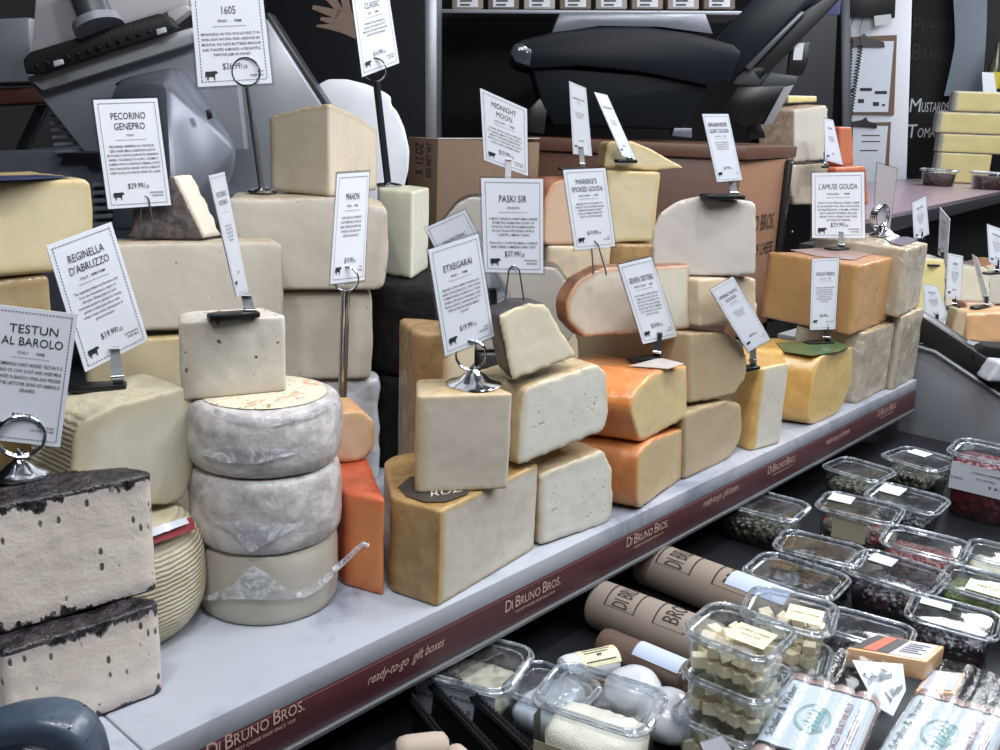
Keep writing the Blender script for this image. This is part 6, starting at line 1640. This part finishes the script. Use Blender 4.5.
# ---- purple topped counter
CZ = 1.31
t = NT('purple grey counter'); t.pbsdf(t.mix(t.noise(3, 3), lin('8a7680'), lin('978490')), .3)
pc_ = rootat(V((3.9, 1.2, 0)), 'purple_counter', 'counter with dull purple top and steel edge behind the far cheeses', 'counter')
Q = [onz(836, 225, CZ), onz(1025, 186, CZ), onz(1025, 178, CZ), onz(905, 179, CZ), onz(850, 184, CZ), onz(800, 196, CZ)]
m = MB(); m.prism(Q, (0, 0, -.012), bev=.002); m.build('top', t.m, pc_)
d = (Q[1]-Q[0]).normalized(); n = V((-d.y, d.x, 0)); n = -n if n.dot(CAM-Q[0]) < 0 else n
m = MB(); m.prism([Q[0]+n*.004+V((0, 0, -.013)), Q[1]+n*.004+V((0, 0, -.013)), Q[1]-n*.03+V((0, 0, -.013)), Q[0]-n*.03+V((0, 0, -.013))], (0, 0, -.05), bev=.002); m.build('steel_edge', STEEL, pc_)
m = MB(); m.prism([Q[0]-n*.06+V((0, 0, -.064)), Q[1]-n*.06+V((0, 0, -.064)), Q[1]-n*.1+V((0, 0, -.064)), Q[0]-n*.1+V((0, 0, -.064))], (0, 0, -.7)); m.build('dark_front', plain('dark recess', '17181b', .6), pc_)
# yellow stack and tubs on that counter
YB = [((934, 172), (990, 170), 153), ((936, 153), (1010, 153), 134), ((934, 134), (1010, 133), 112), ((950, 113), (1012, 112), 91)]
zb_ = CZ
plY = PL(onz(950, 183, CZ), -66)
for i, (a, b, yt) in enumerate(YB):
    p0, p1 = plY.at(*a), plY.at(*b); zt2 = plY.at(960, yt).z
    o = block([(V((p0.x, p0.y, 0)), .03, 'c'), (V((p1.x, p1.y, 0)), .01, 'c'), (V((p1.x, p1.y, 0))+plY.n*.18, .01, 'c'), (V((p0.x, p0.y, 0))+plY.n*.18, .03, 'r')], zb_+.0005, zt2, 'cheese_block',
              ('lowest yellow cheese of the stack before the chalkboard', 'second lowest yellow cheese of the stack before the chalkboard', 'second highest yellow cheese of the stack before the chalkboard', 'topmost yellow cheese of the stack before the chalkboard')[i], C_['mid yellow'], vox=.007, group='yellow cheeses before the chalkboard')
    zb_ = top_of(o)
for key, L_, F_, T_, lab in (('pb1', (917, 172), (957, 174), (925, 167), 'shallow tub of brown slices on the purple counter'), ('pb2', (968, 175), (1010, 177), (976, 170), 'shallow tub of brown slices at the picture edge on the purple counter')):
    M_, w_, d_ = tub_frame(L_, F_, T_, CZ+.085); tub(key, (0, 1, 0, 1), CZ+.085, lab, h=.083, fixed=(M_, w_/2, min(d_, .2)/2)); fill(key, .8, 'brown_slices', 'brown filling in the ' + lab, lumps('brown slices', '3a2420', '5a3a30', 40, .5), .002)
# ---- next cooler to the right: end panel and its display
ep = rootat(V((2.42, -.3, .85)), 'cooler_end_panel', 'grey steel end panel with thick black sloping rim beyond the marble shelf', 'cooler panel')
XP = 2.40
def onpan(px, dx, name, mat, th=.03):
    m = MB(); m.prism([onx(a, b, XP+dx) for a, b in px], (th, 0, 0), bev=.003); m.build(name, mat, ep)
onpan([(870, 470), (884, 400), (905, 345), (922, 345), (1010, 402), (1080, 450), (1080, 560), (1000, 505)], 0, 'steel_panel', plain('grey steel panel', '85888f', .4, metal=.25))
onpan([(905, 345), (910, 309), (925, 318), (1010, 374), (1080, 420), (1080, 446), (1010, 400), (922, 343)], -.006, 'black_rim', BLACKP, .05)
m = MB(); m.tube([onx(a, b, XP-.008) for a, b in ((915, 346), (935, 352), (965, 372), (1010, 402), (1080, 450))], .005, 8); m.build('bright_seam', plain('dull steel seam', '7a7d84', .45, metal=.4), ep)
m = MB(); m.box((XP+.015, -.45, .44), (.03, 1.0, .86)); m.build('plinth', plain('grey steel panel', '4e5057', .38, metal=.6), ep)
DZ = 1.02
m = MB(); m.box((3.3, -.12, DZ-.015), (1.68, 1.1, .03), bev=.003); tag(m.build('display_deck', plain('pale deck', 'a5a7ab', .5)), 'pale deck of the next cheese display beyond the steel end panel', 'display deck')
fb = PL(onz(925, 262, DZ), 5)
def far(px, base, depth, name, label, mat, ang=-48, z0=DZ, **kw):
    pl = PL(onz(*base, z0), ang); o = slab(px, pl, depth, name, label, mat, z0=z0+.0005, vox=.006, **kw); return o
GF = 'cheeses on the next display'
far([(906, 330), (944, 330), (946, 259), (906, 258)], (925, 322), .12, 'cheese_block', 'tall pale yellow block on the next display, partly behind the far wrapped block', C_['mid yellow'])
far([(943, 318), (958, 322), (990, 318), (990, 268), (945, 262)], (965, 312), .14, 'cheese_wedge', 'pale yellow wedge behind the upright price card on the next display', C_['etx'])
far([(982, 312), (1030, 312), (1030, 268), (1000, 262), (984, 268)], (1000, 306), .14, 'cheese_half_round', 'brown rinded half round at the picture edge on the next display', C_['brown cream'])
far([(946, 352), (962, 356), (968, 312), (957, 308)], (955, 352), .05, 'cheese_wedge', 'thin beige wedge standing on the next display', C_['taupe'])
o = far([(965, 348), (1020, 344), (1020, 312), (965, 315)], (985, 346), .1, 'cheese_block', 'orange beige block with dark specks on the next display', cheese_mat('speckled orange block', 'c99a66', rim='b98a5a', rind='c39660', rind2='b48450', holes=.35, hscale=55, hsize=.22, mott=.08, wrap=.5))
far([(915, 352), (944, 357), (942, 326), (917, 322)], (930, 352), .08, 'cheese_piece', 'grey wrapped piece behind the lower small cards on the next display', C_['grey rim'])
far([(970, 384), (1030, 380), (1030, 352), (985, 346), (972, 356)], (990, 376), .08, 'cheese_piece', 'dark grey wrapped piece with white wrapper at the picture edge', C_['black'])
def fcard(px4, base, label, title, clip=True, footdir=160, lines=5):
    b = onz(*base, DZ+.10) if len(base) == 2 else onz(base[0], base[1], base[2])
    n = toward(b); pg = PL(b, -48)
    ux, uy = (px4[2][0]+px4[3][0])/2, (px4[2][1]+px4[3][1])/2
    sign(px4, b, label, title, 'ITALY', ('A RICH COW MILK', 'CHEESE WITH NOTES', 'OF BUTTER AND', 'TOASTED NUTS', 'AND HAY')[:lines], '$21.99', ('', ''), 'line', cs=.1, bs=.045)
    if clip: clip_holder(b, pg.at(ux, uy-6), footdir, 'clip foot of the ' + label.split(',')[0].replace(' on the next display', ''), n, .06, .022, plain('dark clip', '34373d'))
fcard([(912, 203), (926, 196), (929, 234), (914, 241)], (921, 240, 1.24), 'small card seen against the black recess, nearest the ring stand', ('GRUYERE',))
fcard([(940, 207), (950, 219), (947, 262), (938, 254)], (942, 266, 1.19), 'narrow card seen against the black recess, second from the ring stand', ('COMTE',))
fcard([(948, 253), (963, 256), (961, 300), (946, 297)], (955, 308, 1.11), 'small upright card in front of the pale yellow wedge', ('AFFINE',))
fcard([(972, 254), (977, 257), (990, 300), (984, 303)], (986, 308, 1.11), 'very narrow leaning card in front of the brown rinded half round', ('TOMME',))
fcard([(987, 224), (1004, 230), (1006, 270), (989, 262)], (997, 274, 1.18), 'small card cut off at the picture edge, highest on the next display', ('FONTINA',))
fcard([(923, 284), (937, 286), (949, 318), (925, 322)], (935, 328, 1.07), 'small leaning card beside the far wrapped block, upper of two', ('TALEGGIO',))
fcard([(909, 309), (922, 310), (936, 331), (920, 328)], (926, 336, 1.05), 'small leaning card beside the far wrapped block, lower of two', ('BRIE',), False)

WPK = plain('white wrapper', 'c3c7d0', .35, coat=.6, bump=.4, scale=25)
def fpack(px, base, name, label, cat, mat, depth=.08):
    far(px, base, depth, name, label, mat)
far([(918, 330), (946, 330), (944, 318), (920, 317)], (930, 330), .06, 'cheese_piece', 'flat white wrapped piece before the tall pale yellow block', WPK)
far([(962, 330), (1000, 330), (996, 304), (966, 303)], (980, 328), .07, 'cheese_wedge', 'pale wedge lying behind the orange beige block with dark specks', C_['brown cream'])
far([(985, 390), (1030, 388), (1030, 366), (1000, 362)], (1005, 384), .06, 'cheese_piece', 'white wrapped piece at the picture edge by the black rim', WPK)
far([(932, 306), (958, 306), (956, 288), (934, 288)], (945, 306), .07, 'cheese_piece', 'butter yellow piece behind the small upright card', C_['mid yellow'])
fcard([(967, 340), (979, 342), (986, 366), (972, 366)], (978, 368, 1.03), 'tiny white price label in front of the orange beige block with dark specks', ('GOUDA',), False, lines=3)
# ---------------------------------------------------------------- light, camera
def area(name, loc, size, power, color=(1, 1, 1), target=None, sy=None, spread=180):
    L = bpy.data.lights.new(name, 'AREA'); L.shape = 'RECTANGLE'; L.size = size; L.size_y = sy or size; L.energy = power; L.color = color
    L.spread = math.radians(spread)
    o = bpy.data.objects.new(name, L); col.objects.link(o); o.location = loc
    if target is not None: o.rotation_euler = (V(target)-V(loc)).to_track_quat('-Z', 'Y').to_euler()
    return o
LC = (.94, .97, 1)
area('overhead_light', (.2, -1.0, 2.9), 1.8, 54, LC, (.7, .05, 1.1), sy=.6)
area('overhead_light', (2.2, -1.0, 2.9), 1.8, 58, LC, (1.8, .0, 1.1), sy=.6)
area('overhead_light', (1.4, 1.2, 3.0), 2.0, 13, LC, (1.4, 1.0, 1), sy=.8)
area('overhead_light', (4.2, .2, 3.0), 1.8, 130, LC, (4.0, .7, 1), sy=.8)
area('overhead_light', (6.6, .4, 3.0), 1.8, 150, LC, (6.3, 1.6, 1.3), sy=.8)  # extra light, added to lift the pillar and chalkboard end
area('overhead_light', (2.9, 1.0, 3.1), 1.2, 14, LC, (2.9, 1.9, 1.5), sy=.6)  # extra light, added to brighten the steel hood
for i in range(5):
    area('added_lamp', (-.1+.62*i, -.35, 2.6), .10, 17, (.97, .98, 1), (.1+.55*i, .1, 1.1), sy=.12)  # unseen lamps, added to raise highlights on the wrapped cheeses
for i in range(3):
    area('added_lamp', (.9+.5*i, -1.1, 2.3), .12, 6, (.97, .98, 1), (1.1+.4*i, -.3, .9), sy=.12)  # more unseen lamps of that kind, added above the cooler
area('added_lamp', (2.9, -.5, 2.5), .12, 26, (.97, .98, 1), (2.9, .1, 1.1), sy=.12)  # unseen lamp added to brighten the next display
w = bpy.data.worlds.new('store ambience'); bpy.context.scene.world = w; w.use_nodes = True
w.node_tree.nodes['Background'].inputs[0].default_value = (.93, .96, 1, 1); w.node_tree.nodes['Background'].inputs[1].default_value = .16
cd = bpy.data.cameras.new('camera'); cam = bpy.data.objects.new('camera', cd); col.objects.link(cam)
cd.sensor_width = 36; cd.lens = FOC/1000*36; cd.clip_start = .02; cd.clip_end = 60
Mx = Matrix.Identity(4)
for i, wv in enumerate((AX, AY, AZ)):
    Mx[i][0] = wv.x; Mx[i][1] = -wv.y; Mx[i][2] = -wv.z
Mx.translation = CAM
cam.matrix_world = Mx
sc = bpy.context.scene; sc.camera = cam
sc.view_settings.view_transform = 'Standard'; sc.view_settings.look = 'None'; sc.view_settings.gamma = 1; sc.view_settings.exposure = -1.4
sc.view_settings.use_curve_mapping = False
